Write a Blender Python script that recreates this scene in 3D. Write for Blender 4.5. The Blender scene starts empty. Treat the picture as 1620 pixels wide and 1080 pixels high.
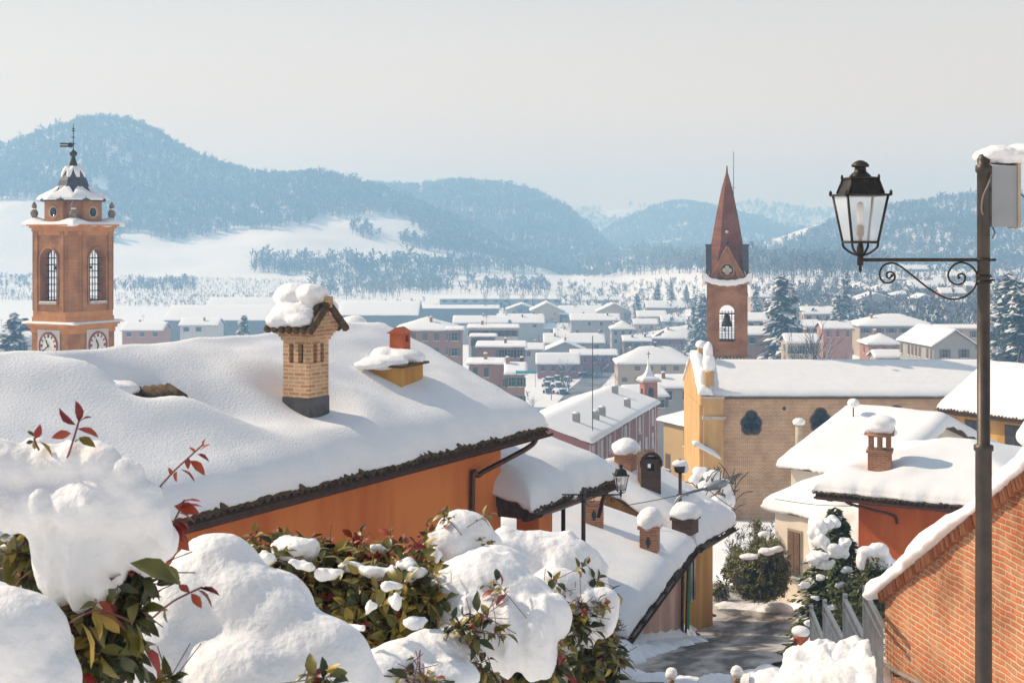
import bpy, bmesh, math, random
import numpy as np
from mathutils import Vector, Matrix

random.seed(7); np.random.seed(7)
S = bpy.context.scene
COL = S.collection
# ------------------------------------------------------------------ camera, sky, sun, exposure
F, HZ, CX = 2250.0, 370.0, 810.0        # focal length, horizon row and centre column of the 1620 px photograph
cam = bpy.data.cameras.new('camera'); camo = bpy.data.objects.new('camera', cam); COL.objects.link(camo)
cam.sensor_width = 36; cam.lens = 50; cam.shift_y = -170 / 1620
cam.clip_start = 0.1; cam.clip_end = 30000
cam.dof.use_dof = True; cam.dof.focus_distance = 45; cam.dof.aperture_fstop = 13
camo.location = (0, 0, 0); camo.rotation_euler = (math.pi / 2, 0, 0)
S.camera = camo
SUN_EL, SUN_BACK = math.radians(37), math.radians(17)
TOSUN = Vector((-math.cos(SUN_BACK) * math.cos(SUN_EL), math.sin(SUN_BACK) * math.cos(SUN_EL), math.sin(SUN_EL)))
wd = bpy.data.worlds.new('World'); S.world = wd; wd.use_nodes = True
wn = wd.node_tree.nodes; wl = wd.node_tree.links
bg = wn['Background']
sky = wn.new('ShaderNodeTexSky'); sky.sky_type = 'NISHITA'; sky.sun_disc = False
sky.sun_elevation = SUN_EL; sky.sun_rotation = math.atan2(TOSUN.x, TOSUN.y) % (2 * math.pi)
sky.altitude = 200; sky.air_density = 1.0; sky.dust_density = 3.0; sky.ozone_density = 1.0
# thin cloud whitens the low sky; ramp darkened higher up to cut fill light
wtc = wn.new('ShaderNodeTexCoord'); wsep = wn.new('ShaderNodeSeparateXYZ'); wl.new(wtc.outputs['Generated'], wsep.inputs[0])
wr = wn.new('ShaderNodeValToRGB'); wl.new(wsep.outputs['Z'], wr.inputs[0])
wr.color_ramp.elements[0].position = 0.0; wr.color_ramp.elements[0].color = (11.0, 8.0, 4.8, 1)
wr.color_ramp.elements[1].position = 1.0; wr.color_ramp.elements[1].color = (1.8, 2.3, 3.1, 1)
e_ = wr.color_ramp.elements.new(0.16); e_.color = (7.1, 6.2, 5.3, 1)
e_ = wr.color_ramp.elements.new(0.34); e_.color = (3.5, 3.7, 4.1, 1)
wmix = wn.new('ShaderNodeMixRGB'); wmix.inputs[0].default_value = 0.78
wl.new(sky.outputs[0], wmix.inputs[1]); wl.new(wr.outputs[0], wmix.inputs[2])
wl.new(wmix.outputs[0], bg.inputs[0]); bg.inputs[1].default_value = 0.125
sl = bpy.data.lights.new('sun', 'SUN'); so = bpy.data.objects.new('sun', sl); COL.objects.link(so)
sl.energy = 4.4; sl.angle = math.radians(0.5); sl.color = (1.0, 0.86, 0.68)
so.rotation_euler = (-TOSUN).to_track_quat('-Z', 'Y').to_euler()
S.view_settings.view_transform = 'Standard'; S.view_settings.look = 'None'
S.view_settings.exposure = 0.06; S.view_settings.gamma = 1.0; S.view_settings.use_curve_mapping = False
S.cycles.use_denoising = True
S.cycles.max_bounces = 8; S.cycles.diffuse_bounces = 5; S.cycles.transparent_max_bounces = 12; S.cycles.volume_bounces = 1
S.cycles.sample_clamp_indirect = 6.0

# ------------------------------------------------------------------ helpers
def P(px, py, D): return Vector(((px - CX) / F * D, D, (HZ - py) / F * D))
def PX(px, D): return (px - CX) / F * D
def PZ(py, D): return (HZ - py) / F * D

def hsh(ix, iy, seed):
    n = (ix.astype(np.int64) * 374761393 + iy.astype(np.int64) * 668265263 + seed * 2147483647) & 0xffffffff
    n = ((n ^ (n >> 13)) * 1274126177) & 0xffffffff
    return ((n ^ (n >> 16)) & 0xffff) / 65535.0
def vnoise(x, y, seed=0):
    x = np.asarray(x, float); y = np.asarray(y, float)
    ix = np.floor(x); iy = np.floor(y); fx = x - ix; fy = y - iy
    fx = fx * fx * (3 - 2 * fx); fy = fy * fy * (3 - 2 * fy)
    a = hsh(ix, iy, seed); b = hsh(ix + 1, iy, seed); c = hsh(ix, iy + 1, seed); d = hsh(ix + 1, iy + 1, seed)
    return (a * (1 - fx) + b * fx) * (1 - fy) + (c * (1 - fx) + d * fx) * fy
def fbm(x, y, seed=0, o=4):
    s = 0; a = .5
    for k in range(o):
        s = s + a * vnoise(x * 2 ** k, y * 2 ** k, seed + k); a *= .5
    return s / (1 - .5 ** o) - .5
def sstep(a, b, x):
    t = np.clip((np.asarray(x, float) - a) / (b - a), 0, 1); return t * t * (3 - 2 * t)

GD = [-60, 0, 5, 11, 20, 28, 40, 50, 80, 125, 180, 260, 330, 420, 20000]
GZ = [-.5, -1.75, -2.6, -4.5, -6.75, -8.5, -11.4, -13.2, -18.2, -25.2, -33, -40.5, -42.5, -43, -43]
_gd = np.linspace(-60, 500, 1121); _gz = np.interp(_gd, GD, GZ)
_k = np.ones(13) / 13; _gz[20:-20] = np.convolve(_gz, _k, 'same')[20:-20]
def ground(x, d):
    x = np.asarray(x, float); d = np.asarray(d, float)
    z = np.interp(d, _gd, _gz)
    z = z + 17 * sstep(35, 150, x) * sstep(150, 300, d) * (1 + .25 * sstep(500, 900, d))
    z = z + 5 * sstep(-20, -60, x - .1 * d) * sstep(700, 1000, d)
    z = z + (fbm(x / 60, d / 60, 3) * 2.5) * sstep(120, 300, d)
    return z
def G(x, d): return float(ground(x, d))

class MB:
    def __init__(s): s.v = []; s.f = []; s.m = []; s.sm = []
    def add(s, vs, fs, mat=0, smooth=False, M=None):
        o = len(s.v)
        if M is not None: vs = [M @ Vector(v) for v in vs]
        s.v.extend([tuple(v) for v in vs])
        for f in fs: s.f.append(tuple(i + o for i in f)); s.m.append(mat); s.sm.append(smooth)
        return s
    def box(s, x0, x1, y0, y1, z0, z1, mat=0, M=None):
        v = [(x0, y0, z0), (x1, y0, z0), (x1, y1, z0), (x0, y1, z0), (x0, y0, z1), (x1, y0, z1), (x1, y1, z1), (x0, y1, z1)]
        return s.add(v, [(3, 2, 1, 0), (4, 5, 6, 7), (0, 1, 5, 4), (1, 2, 6, 5), (2, 3, 7, 6), (3, 0, 4, 7)], mat, False, M)
    def tube(s, pts, r, n=8, mat=0, M=None, cap=True, smooth=True):
        pts = [Vector(p) for p in pts]; rs = r if isinstance(r, (list, tuple)) else [r] * len(pts)
        vs = []; fs = []; prev = None
        for i, p in enumerate(pts):
            t = (pts[min(i + 1, len(pts) - 1)] - pts[max(i - 1, 0)])
            if t.length < 1e-9: t = Vector((0, 0, 1))
            t.normalize()
            if prev is None:
                a = t.cross(Vector((0, 0, 1)) if abs(t.z) < .9 else Vector((1, 0, 0))).normalized()
            else:
                a = prev - t * prev.dot(t)
                if a.length < 1e-6: a = t.orthogonal()
                a.normalize()
            prev = a; b = t.cross(a)
            for k in range(n):
                an = 2 * math.pi * k / n; vs.append(p + (a * math.cos(an) + b * math.sin(an)) * rs[i])
        for i in range(len(pts) - 1):
            for k in range(n):
                k2 = (k + 1) % n; fs.append((i * n + k, i * n + k2, (i + 1) * n + k2, (i + 1) * n + k))
        if cap and n > 2: fs.append(tuple(range(n - 1, -1, -1))); fs.append(tuple((len(pts) - 1) * n + k for k in range(n)))
        return s.add(vs, fs, mat, smooth, M)
    def lathe(s, prof, n=16, mat=0, M=None, smooth=True, rot=0.0, caps=True):
        vs = []; fs = []
        for r, z in prof:
            for k in range(n):
                a = 2 * math.pi * k / n + rot; vs.append((r * math.cos(a), r * math.sin(a), z))
        for i in range(len(prof) - 1):
            for k in range(n):
                k2 = (k + 1) % n; fs.append((i * n + k, i * n + k2, (i + 1) * n + k2, (i + 1) * n + k))
        if caps:
            fs.append(tuple(range(n - 1, -1, -1))); fs.append(tuple((len(prof) - 1) * n + k for k in range(n)))
        return s.add(vs, fs, mat, smooth, M)
    def prism(s, poly, x0, x1, mat=0, M=None):     # poly in (y, z), extruded along x
        n = len(poly); vs = [(x0, y, z) for y, z in poly] + [(x1, y, z) for y, z in poly]
        fs = [tuple(range(n - 1, -1, -1)), tuple(range(n, 2 * n))] + [(i, (i + 1) % n, n + (i + 1) % n, n + i) for i in range(n)]
        return s.add(vs, fs, mat, False, M)
    def ico(s, c, r, sub=2, mat=0, seed=0, lump=.0):
        bm = bmesh.new(); bmesh.ops.create_icosphere(bm, subdivisions=sub, radius=1)
        rr = r if isinstance(r, (list, tuple)) else (r, r, r)
        vs = []
        for v in bm.verts:
            k = 1 + lump * (float(fbm(v.co.x * 1.7 + seed * 3.1 + v.co.z, v.co.y * 1.7 + seed * 1.7 - v.co.z, seed)))
            vs.append((c[0] + v.co.x * rr[0] * k, c[1] + v.co.y * rr[1] * k, c[2] + v.co.z * rr[2] * k))
        fs = [tuple(v.index for v in f.verts) for f in bm.faces]; bm.free()
        return s.add(vs, fs, mat, True)
    def archpanel(s, w, h, ax, z0, zs, th, mat=0, M=None, n=10):
        # a wall panel in the x-z plane (outer face y=0, inner y=th) with an arched opening
        ztop = zs + ax; arc = [(-ax * math.cos(math.pi * k / n), zs + ax * math.sin(math.pi * k / n)) for k in range(n + 1)]
        for y, flip in ((0, False), (th, True)):
            q = []
            def quad(a, b, c, d):
                f = [(p[0], y, p[1]) for p in (a, b, c, d)]
                s.add(f, [(0, 1, 2, 3) if not flip else (3, 2, 1, 0)], mat, False, M)
            quad((-w / 2, 0), (w / 2, 0), (w / 2, z0), (-w / 2, z0))
            quad((-w / 2, z0), (-ax, z0), (-ax, zs), (-w / 2, zs)); quad((ax, z0), (w / 2, z0), (w / 2, zs), (ax, zs))
            quad((-w / 2, zs), (-ax, zs), (-ax, h), (-w / 2, h)); quad((ax, zs), (w / 2, zs), (w / 2, h), (ax, h))
            for k in range(n):
                a, b = arc[k], arc[k + 1]; quad(a, b, (b[0], h), (a[0], h))
        ring = [(-ax, z0), (-ax, zs)] + arc[1:-1] + [(ax, zs), (ax, z0)]
        m = len(ring)
        for k in range(m):
            a, b = ring[k], ring[(k + 1) % m]
            s.add([(a[0], 0, a[1]), (a[0], th, a[1]), (b[0], th, b[1]), (b[0], 0, b[1])], [(0, 1, 2, 3)], mat, False, M)
        return s
    def build(s, name, mats, parent=None, loc=None, rz=0):
        me = bpy.data.meshes.new(name); me.from_pydata(s.v, [], s.f)
        if not isinstance(mats, (list, tuple)): mats = [mats]
        for m in mats: me.materials.append(m)
        me.polygons.foreach_set('material_index', s.m); me.polygons.foreach_set('use_smooth', s.sm); me.update()
        o = bpy.data.objects.new(name, me); COL.objects.link(o)
        if parent is not None: o.parent = parent
        if loc is not None: o.location = loc
        o.rotation_euler.z = rz
        return o

def npmesh(name, V, Fc, mats, mi=None, smooth=False, parent=None):
    me = bpy.data.meshes.new(name); n = Fc.shape[1]
    me.vertices.add(len(V)); me.vertices.foreach_set('co', np.asarray(V, np.float32).ravel())
    me.loops.add(Fc.size); me.loops.foreach_set('vertex_index', Fc.ravel().astype(np.int32))
    me.polygons.add(len(Fc)); me.polygons.foreach_set('loop_start', np.arange(0, Fc.size, n, dtype=np.int32))
    me.polygons.foreach_set('loop_total', np.full(len(Fc), n, np.int32))
    for m in (mats if isinstance(mats, (list, tuple)) else [mats]): me.materials.append(m)
    if mi is not None: me.polygons.foreach_set('material_index', np.asarray(mi, np.int32))
    me.polygons.foreach_set('use_smooth', np.full(len(Fc), smooth)); me.update(calc_edges=True); me.validate()
    o = bpy.data.objects.new(name, me); COL.objects.link(o)
    if parent is not None: o.parent = parent
    return o

def tag(o, label, cat, group=None):
    o['label'] = label; o['category'] = cat
    if group: o['group'] = group
    return o
def thing(name, label, cat, loc=(0, 0, 0), rz=0, group=None):
    o = bpy.data.objects.new(name, None); COL.objects.link(o); o.location = loc; o.rotation_euler.z = rz
    o.empty_display_size = .3
    return tag(o, label, cat, group)
def copy_tree(o, parent=None):
    c = o.copy(); COL.objects.link(c); c.parent = parent
    for ch in list(o.children): copy_tree(ch, c)
    return c
def RZ(a): return Matrix.Rotation(a, 4, 'Z')
def TR(x, y, z): return Matrix.Translation((x, y, z))
def smoothpath(pts, n=6):
    pts = [Vector(p) for p in pts]; out = []
    for i in range(len(pts) - 1):
        p0 = pts[max(i - 1, 0)]; p1 = pts[i]; p2 = pts[i + 1]; p3 = pts[min(i + 2, len(pts) - 1)]
        for k in range(n):
            t = k / n
            out.append(.5 * ((2 * p1) + (p2 - p0) * t + (2 * p0 - 5 * p1 + 4 * p2 - p3) * t * t + (3 * p1 - p0 - 3 * p2 + p3) * t ** 3))
    return out + [pts[-1]]

# ------------------------------------------------------------------ materials
MC = {}
def mat(name, c1, c2=None, scale=3.0, rough=.85, bump=.0, bscale=None, metal=0, detail=5, sss=0, spec=None, lo=.35, hi=.65, streak=0):
    if name in MC: return MC[name]
    m = bpy.data.materials.new(name); m.use_nodes = True; nt = m.node_tree; N = nt.nodes; L = nt.links
    b = N['Principled BSDF']; b.inputs['Roughness'].default_value = rough; b.inputs['Metallic'].default_value = metal
    b.inputs['Base Color'].default_value = (*c1, 1)
    if spec is not None: b.inputs['Specular IOR Level'].default_value = spec
    tc = N.new('ShaderNodeTexCoord')
    if c2 is not None:
        t = N.new('ShaderNodeTexNoise'); t.inputs['Scale'].default_value = scale; t.inputs['Detail'].default_value = detail
        if streak:
            mp = N.new('ShaderNodeMapping'); mp.inputs['Scale'].default_value = (1.6, 1.6, streak); L.new(tc.outputs['Object'], mp.inputs[0]); L.new(mp.outputs[0], t.inputs['Vector'])
        else: L.new(tc.outputs['Object'], t.inputs['Vector'])
        r = N.new('ShaderNodeValToRGB'); r.color_ramp.elements[0].color = (*c1, 1); r.color_ramp.elements[1].color = (*c2, 1)
        r.color_ramp.elements[0].position = lo; r.color_ramp.elements[1].position = hi
        L.new(t.outputs['Fac'], r.inputs[0]); L.new(r.outputs[0], b.inputs['Base Color'])
    if bump:
        t2 = N.new('ShaderNodeTexNoise'); t2.inputs['Scale'].default_value = bscale or scale * 4; t2.inputs['Detail'].default_value = 6
        L.new(tc.outputs['Object'], t2.inputs['Vector'])
        bp = N.new('ShaderNodeBump'); bp.inputs['Strength'].default_value = bump; bp.inputs['Distance'].default_value = .05
        L.new(t2.outputs['Fac'], bp.inputs['Height']); L.new(bp.outputs[0], b.inputs['Normal'])
    if sss:
        b.inputs['Subsurface Weight'].default_value = sss; b.inputs['Subsurface Radius'].default_value = (.06, .045, .035)
        b.inputs['Subsurface Scale'].default_value = 1.0
    MC[name] = m; return m

def brickmat(name, c1, c2, mortar, bw=.26, bh=.07, ms=.012, stain=(.75, .7, .65), bump=.6, msmooth=.15, jit=.35, smear=None):
    if name in MC: return MC[name]
    m = bpy.data.materials.new(name); m.use_nodes = True; nt = m.node_tree; N = nt.nodes; L = nt.links
    b = N['Principled BSDF']; b.inputs['Roughness'].default_value = .9
    tc = N.new('ShaderNodeTexCoord'); sp = N.new('ShaderNodeSeparateXYZ'); L.new(tc.outputs['Object'], sp.inputs[0])
    ad = N.new('ShaderNodeMath'); L.new(sp.outputs[0], ad.inputs[0]); L.new(sp.outputs[1], ad.inputs[1])
    cb = N.new('ShaderNodeCombineXYZ'); L.new(ad.outputs[0], cb.inputs[0]); L.new(sp.outputs[2], cb.inputs[1])
    # jitter so courses are not ruler-straight
    nj = N.new('ShaderNodeTexNoise'); nj.inputs['Scale'].default_value = 3.0; L.new(tc.outputs['Object'], nj.inputs['Vector'])
    sb = N.new('ShaderNodeVectorMath'); sb.operation = 'SUBTRACT'; sb.inputs[1].default_value = (.5, .5, .5); L.new(nj.outputs['Color'], sb.inputs[0])
    sc = N.new('ShaderNodeVectorMath'); sc.operation = 'SCALE'; sc.inputs['Scale'].default_value = bh * jit; L.new(sb.outputs[0], sc.inputs[0])
    av = N.new('ShaderNodeVectorMath'); av.operation = 'ADD'; L.new(cb.outputs[0], av.inputs[0]); L.new(sc.outputs[0], av.inputs[1])
    t = N.new('ShaderNodeTexBrick'); L.new(av.outputs[0], t.inputs['Vector'])
    t.inputs['Color1'].default_value = (*c1, 1); t.inputs['Color2'].default_value = (*c2, 1); t.inputs['Mortar'].default_value = (*mortar, 1)
    t.inputs['Scale'].default_value = 1; t.inputs['Brick Width'].default_value = bw; t.inputs['Row Height'].default_value = bh
    t.inputs['Mortar Size'].default_value = ms; t.inputs['Mortar Smooth'].default_value = msmooth; t.inputs['Bias'].default_value = 0
    n2 = N.new('ShaderNodeTexNoise'); n2.inputs['Scale'].default_value = .9; n2.inputs['Detail'].default_value = 8; L.new(tc.outputs['Object'], n2.inputs['Vector'])
    r = N.new('ShaderNodeValToRGB'); r.color_ramp.elements[0].color = (*stain, 1); r.color_ramp.elements[1].color = (1.08, 1.08, 1.08, 1)
    r.color_ramp.elements[0].position = .36; r.color_ramp.elements[1].position = .6; L.new(n2.outputs['Fac'], r.inputs[0])
    mx = N.new('ShaderNodeMixRGB'); mx.blend_type = 'MULTIPLY'; mx.inputs[0].default_value = 1
    L.new(t.outputs['Color'], mx.inputs[1]); L.new(r.outputs[0], mx.inputs[2])
    n3 = N.new('ShaderNodeTexNoise'); n3.inputs['Scale'].default_value = 14; n3.inputs['Detail'].default_value = 4; L.new(tc.outputs['Object'], n3.inputs['Vector'])
    r3 = N.new('ShaderNodeValToRGB'); r3.color_ramp.elements[0].color = (.72, .72, .72, 1); r3.color_ramp.elements[1].color = (1.2, 1.2, 1.2, 1)
    L.new(n3.outputs['Fac'], r3.inputs[0])
    mx2 = N.new('ShaderNodeMixRGB'); mx2.blend_type = 'MULTIPLY'; mx2.inputs[0].default_value = .8
    L.new(mx.outputs[0], mx2.inputs[1]); L.new(r3.outputs[0], mx2.inputs[2]); L.new(mx2.outputs[0], b.inputs['Base Color'])
    if smear:                                            # lime washed over parts of the old bricks
        n4 = N.new('ShaderNodeTexNoise'); n4.inputs['Scale'].default_value = 3.2; n4.inputs['Detail'].default_value = 9; n4.inputs['Roughness'].default_value = .7; L.new(tc.outputs['Object'], n4.inputs['Vector'])
        r4 = N.new('ShaderNodeValToRGB'); r4.color_ramp.elements[0].position = .48; r4.color_ramp.elements[1].position = .72; r4.color_ramp.elements[0].color = (0, 0, 0, 1); r4.color_ramp.elements[1].color = (.75, .75, .75, 1); L.new(n4.outputs['Fac'], r4.inputs[0])
        m4 = N.new('ShaderNodeMixRGB'); L.new(r4.outputs[0], m4.inputs[0]); L.new(mx2.outputs[0], m4.inputs[1]); m4.inputs[2].default_value = (*smear, 1); L.new(m4.outputs[0], b.inputs['Base Color'])
    bp = N.new('ShaderNodeBump'); bp.inputs['Strength'].default_value = bump; bp.inputs['Distance'].default_value = .02; bp.invert = True
    L.new(t.outputs['Fac'], bp.inputs['Height']); L.new(bp.outputs[0], b.inputs['Normal'])
    MC[name] = m; return m

SNOW = mat('snow', (.84, .86, .89), (.88, .89, .91), 2.0, .7, .25, 9.0, spec=.25)
SNOWN = mat('near_snow', (.86, .87, .89), (.9, .9, .91), 3.0, .65, .35, 22.0, sss=.25, spec=.3)
SNOWR = mat('roof_snow', (.83, .85, .88), (.89, .89, .9), 1.5, .7, .35, 24.0, spec=.25)
FSNOW = mat('far_snow', (.82, .84, .88), (.88, .89, .91), .02, .8)
DIRTY = mat('trodden_snow', (.5, .47, .44), (.82, .82, .84), 1.2, .8, .8, 5.0)
ORANGE = mat('orange_plaster', (.56, .13, .026), (.76, .24, .058), .8, .9, .25, 18, detail=9, streak=.3, lo=.28, hi=.6)
ORANGE2 = mat('red_orange_plaster', (.44, .08, .014), (.64, .16, .034), .8, .9, .25, 18, detail=9, streak=.3, lo=.28, hi=.6)
OCHRE = mat('ochre_plaster', (.48, .27, .08), (.62, .38, .14), .8, .9, .1, 20, detail=8, streak=.4)
OCHRE2 = mat('dull_ochre_plaster', (.38, .18, .04), (.58, .33, .09), 1.1, .9, .2, 20, detail=9, streak=.3)
PINK = mat('old_pink_plaster', (.34, .20, .14), (.58, .39, .30), .9, .95, .3, 12, detail=9, streak=.5)
CREAM = mat('cream_plaster', (.66, .57, .46), (.78, .69, .58), .8, .9, .1, 20)
WOOD = mat('dark_wood', (.045, .025, .016), (.09, .05, .03), 6, .8, .3, 20)
IRON = mat('wrought_iron', (.028, .022, .018), (.055, .042, .032), 14, .45, .1, 60, metal=.6)
POSTM = mat('brown_post_paint', (.05, .038, .03), (.075, .058, .045), 8, .45, .05, 60, metal=.3)
COPPER = mat('brown_copper_pipe', (.07, .035, .022), (.12, .06, .035), 6, .4, .05, 30, metal=.7)
TILE = mat('mossy_roof_tile', (.06, .035, .02), (.14, .09, .04), 9, .95, .5, 25)
TERRA = mat('terracotta', (.42, .09, .035), (.5, .14, .06), 5, .85, .15, 20)
SLATE = mat('slate', (.035, .04, .05), (.07, .075, .09), 4, .55, .2, 12)
GLASSD = mat('dark_window_glass', (.012, .014, .018), None, rough=.12)
FRAME = mat('window_frame', (.32, .27, .2), None, rough=.6)
SHUT = mat('grey_shutter', (.1, .1, .1), (.13, .13, .13), 8, .7)
SHUTB = mat('brown_shutter', (.13, .07, .045), (.17, .1, .06), 8, .7)
SHUTG = mat('green_shutter', (.04, .08, .05), (.06, .11, .07), 8, .7)
STONE = mat('pale_stone', (.42, .36, .28), (.55, .48, .38), 3, .9, .2, 15)
METAL = mat('galvanised_steel', (.24, .26, .28), (.34, .36, .38), 6, .45, .05, 30, metal=.6)
GREYBOX = mat('grey_enamel', (.30, .32, .34), (.36, .38, .4), 2, .5)
ASPH = mat('slushy_street', (.05, .038, .03), (.52, .47, .43), 2.6, .6, .4, 7.0, detail=9, lo=.42, hi=.70)
BRICKW = brickmat('sunlit_wall_brick', (.55, .135, .042), (.38, .17, .08), (.58, .41, .26), .27, .075, .017, (.60, .48, .40), 1.0, .5, .75, (.60, .36, .2))
BRICKT = brickmat('tower_brick', (.46, .19, .07), (.36, .13, .045), (.40, .24, .13), .28, .08, .012)
BRICKC = brickmat('clock_tower_brick', (.48, .20, .07), (.38, .145, .05), (.40, .24, .13), .28, .08, .012)
BRICKN = brickmat('nave_brick', (.50, .25, .10), (.36, .17, .07), (.68, .50, .32), .36, .12, .03, (.84, .80, .74))
BRICKCH = brickmat('chimney_brick', (.60, .37, .20), (.44, .21, .10), (.62, .49, .35), .25, .07, .012)
BRICKS = brickmat('red_chimney_brick', (.40, .13, .06), (.48, .22, .11), (.45, .32, .22), .25, .07, .012)
BRICKD = brickmat('dark_chimney_brick', (.08, .04, .025), (.12, .06, .04), (.11, .08, .06), .25, .07, .012)
TWIG = mat('bare_twigs', (.055, .04, .035), (.1, .075, .06), 5, .9)
FROST = mat('frosted_twigs', (.40, .42, .46), (.62, .64, .68), 5, .9)
WFROST = mat('frosted_wood', (.09, .095, .10), (.24, .25, .27), .02, .9)
NEED = mat('conifer_needles', (.012, .03, .018), (.03, .055, .028), 3, .8)
NEEDG = mat('green_needles', (.055, .08, .02), (.12, .13, .035), 3, .8)
HEDG = mat('hedge_leaves', (.12, .14, .025), (.26, .23, .045), 4, .7)
LDK = mat('dark_green_leaf', (.03, .04, .010), (.06, .066, .015), 9, .42)
LGR = mat('olive_leaf', (.12, .12, .018), (.21, .17, .03), 9, .42)
LYE = mat('yellow_green_leaf', (.28, .21, .025), (.38, .25, .04), 9, .45)
LRD = mat('red_leaf', (.3, .022, .02), (.22, .03, .02), 9, .42)
LOR = mat('orange_red_leaf', (.42, .08, .02), (.32, .04, .02), 9, .42)
STEM = mat('red_brown_stem', (.13, .045, .035), (.2, .07, .05), 8, .6)
GREENP = mat('green_paint', (.0, .22, .09), None, rough=.5)
WIRE = mat('black_cable', (.02, .02, .022), None, rough=.6)
FROSTG = bpy.data.materials.new('lamp_glass'); FROSTG.use_nodes = True
_b = FROSTG.node_tree.nodes['Principled BSDF']; _b.inputs['Base Color'].default_value = (.95, .95, .95, 1); _b.inputs['Roughness'].default_value = .35
_b.inputs['Transmission Weight'].default_value = .55; _b.inputs['IOR'].default_value = 1.02; _b.inputs['Alpha'].default_value = .55
BULB = mat('bulb_glass', (.8, .78, .72), None, rough=.15)

# ------------------------------------------------------------------ ground, street, hills
def gridmesh(name, X, Y, Z, m, kind='structure', mi=None):
    a, b = X.shape; V = np.stack([X, Y, Z], -1).reshape(-1, 3)
    i = np.arange(a * b).reshape(a, b)
    Fc = np.stack([i[:-1, :-1], i[:-1, 1:], i[1:, 1:], i[1:, :-1]], -1).reshape(-1, 4)
    o = npmesh(name, V, Fc, m, mi, True)
    if kind: o['kind'] = kind
    return o
dd = np.concatenate([np.linspace(-50, 10, 40), np.linspace(10.5, 70, 150), 70 * (9000 / 70) ** (np.linspace(0, 1, 190)[1:])])
ss = np.sign(np.linspace(-1, 1, 261)) * np.abs(np.linspace(-1, 1, 261)) ** 1.5
DD, SS_ = np.meshgrid(dd, ss, indexing='ij'); XX = SS_ * (60 + np.maximum(DD, 0) * .62)
ZZ = ground(XX, DD) + fbm(XX / 3, DD / 3, 8) * .25 * sstep(8, 14, DD) * sstep(200, 80, DD)
# the street is a shallow trodden cut between snow banks
RC = [(1105, 18), (1112, 24), (1122, 29), (1150, 35), (1178, 40), (1196, 45), (1186, 50), (1160, 55), (1110, 60), (1040, 64)]
rp = smoothpath([(PX(a, d), d, 0) for a, d in RC], 10)
rxy = np.array([(p.x, p.y) for p in rp])
dist = np.full(DD.shape, 1e9); nr = (np.abs(XX) < 40) & (DD > 8) & (DD < 80)
dist[nr] = np.min(np.hypot(XX[nr][:, None] - rxy[None, :, 0], DD[nr][:, None] - rxy[None, :, 1]), 1)
ZZ = ZZ - .14 * sstep(2.0, 1.6, dist) - np.where(dist < 4, fbm(XX / 3, DD / 3, 8) * .25 * sstep(8, 14, DD) * sstep(3.2, 1.6, dist), 0) + .38 * sstep(1.35, 1.9, dist) * sstep(3.6, 2.1, dist)
gridmesh('ground', XX, DD, ZZ, SNOW)
# street ribbon
Vx = []; nseg = len(rp)
for i, p in enumerate(rp):
    t = (rp[min(i + 1, nseg - 1)] - rp[max(i - 1, 0)]).normalized(); nrm = Vector((-t.y, t.x, 0))
    for k in np.linspace(-1, 1, 9):
        wv = 1.42 + .18 * math.sin(i * .9) ; q = p + nrm * k * wv; Vx.append((q.x, q.y, G(q.x, q.y) + .06 - .02 * abs(k)))
Vx = np.array(Vx).reshape(nseg, 9, 3)
st = gridmesh('street', Vx[..., 0], Vx[..., 1], Vx[..., 2], ASPH)
at = st.data.attributes.new('lane', 'FLOAT_VECTOR', 'POINT'); uu, vv = np.meshgrid(np.cumsum(np.r_[0, np.hypot(*np.diff(rxy, axis=0).T)]), np.linspace(-1.6, 1.6, 9), indexing='ij')
at.data.foreach_set('vector', np.stack([uu, vv, 0 * uu], -1).astype(np.float32).ravel())
nt = ASPH.node_tree; nn = nt.nodes; ln = nt.links; an = nn.new('ShaderNodeAttribute'); an.attribute_name = 'lane'; sx = nn.new('ShaderNodeSeparateXYZ'); ln.new(an.outputs['Vector'], sx.inputs[0])
def mth(op, a_, b_=None):
    q_ = nn.new('ShaderNodeMath'); q_.operation = op
    for k_, v_ in enumerate((a_, b_)):
        if v_ is None: continue
        if isinstance(v_, (int, float)): q_.inputs[k_].default_value = v_
        else: ln.new(v_, q_.inputs[k_])
    return q_.outputs[0]
cr = [n_ for n_ in nn if n_.type == 'VALTORGB'][0]; nz_ = cr.inputs[0].links[0].from_node.outputs['Fac']
mpn = nn.new('ShaderNodeMapping'); mpn.inputs['Scale'].default_value = (.26, 1.0, 1.0); ln.new(an.outputs['Vector'], mpn.inputs[0])
for t_ in [n_ for n_ in nn if n_.type == 'TEX_NOISE']: ln.new(mpn.outputs[0], t_.inputs['Vector'])
tr = mth('ABSOLUTE', mth('SUBTRACT', mth('ABSOLUTE', sx.outputs[1]), .62))      # distance to the two wheel tracks
ln.new(mth('ADD', mth('MULTIPLY', nz_, .75), mth('MULTIPLY', mth('MINIMUM', tr, .8), .42)), cr.inputs[0])


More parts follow.
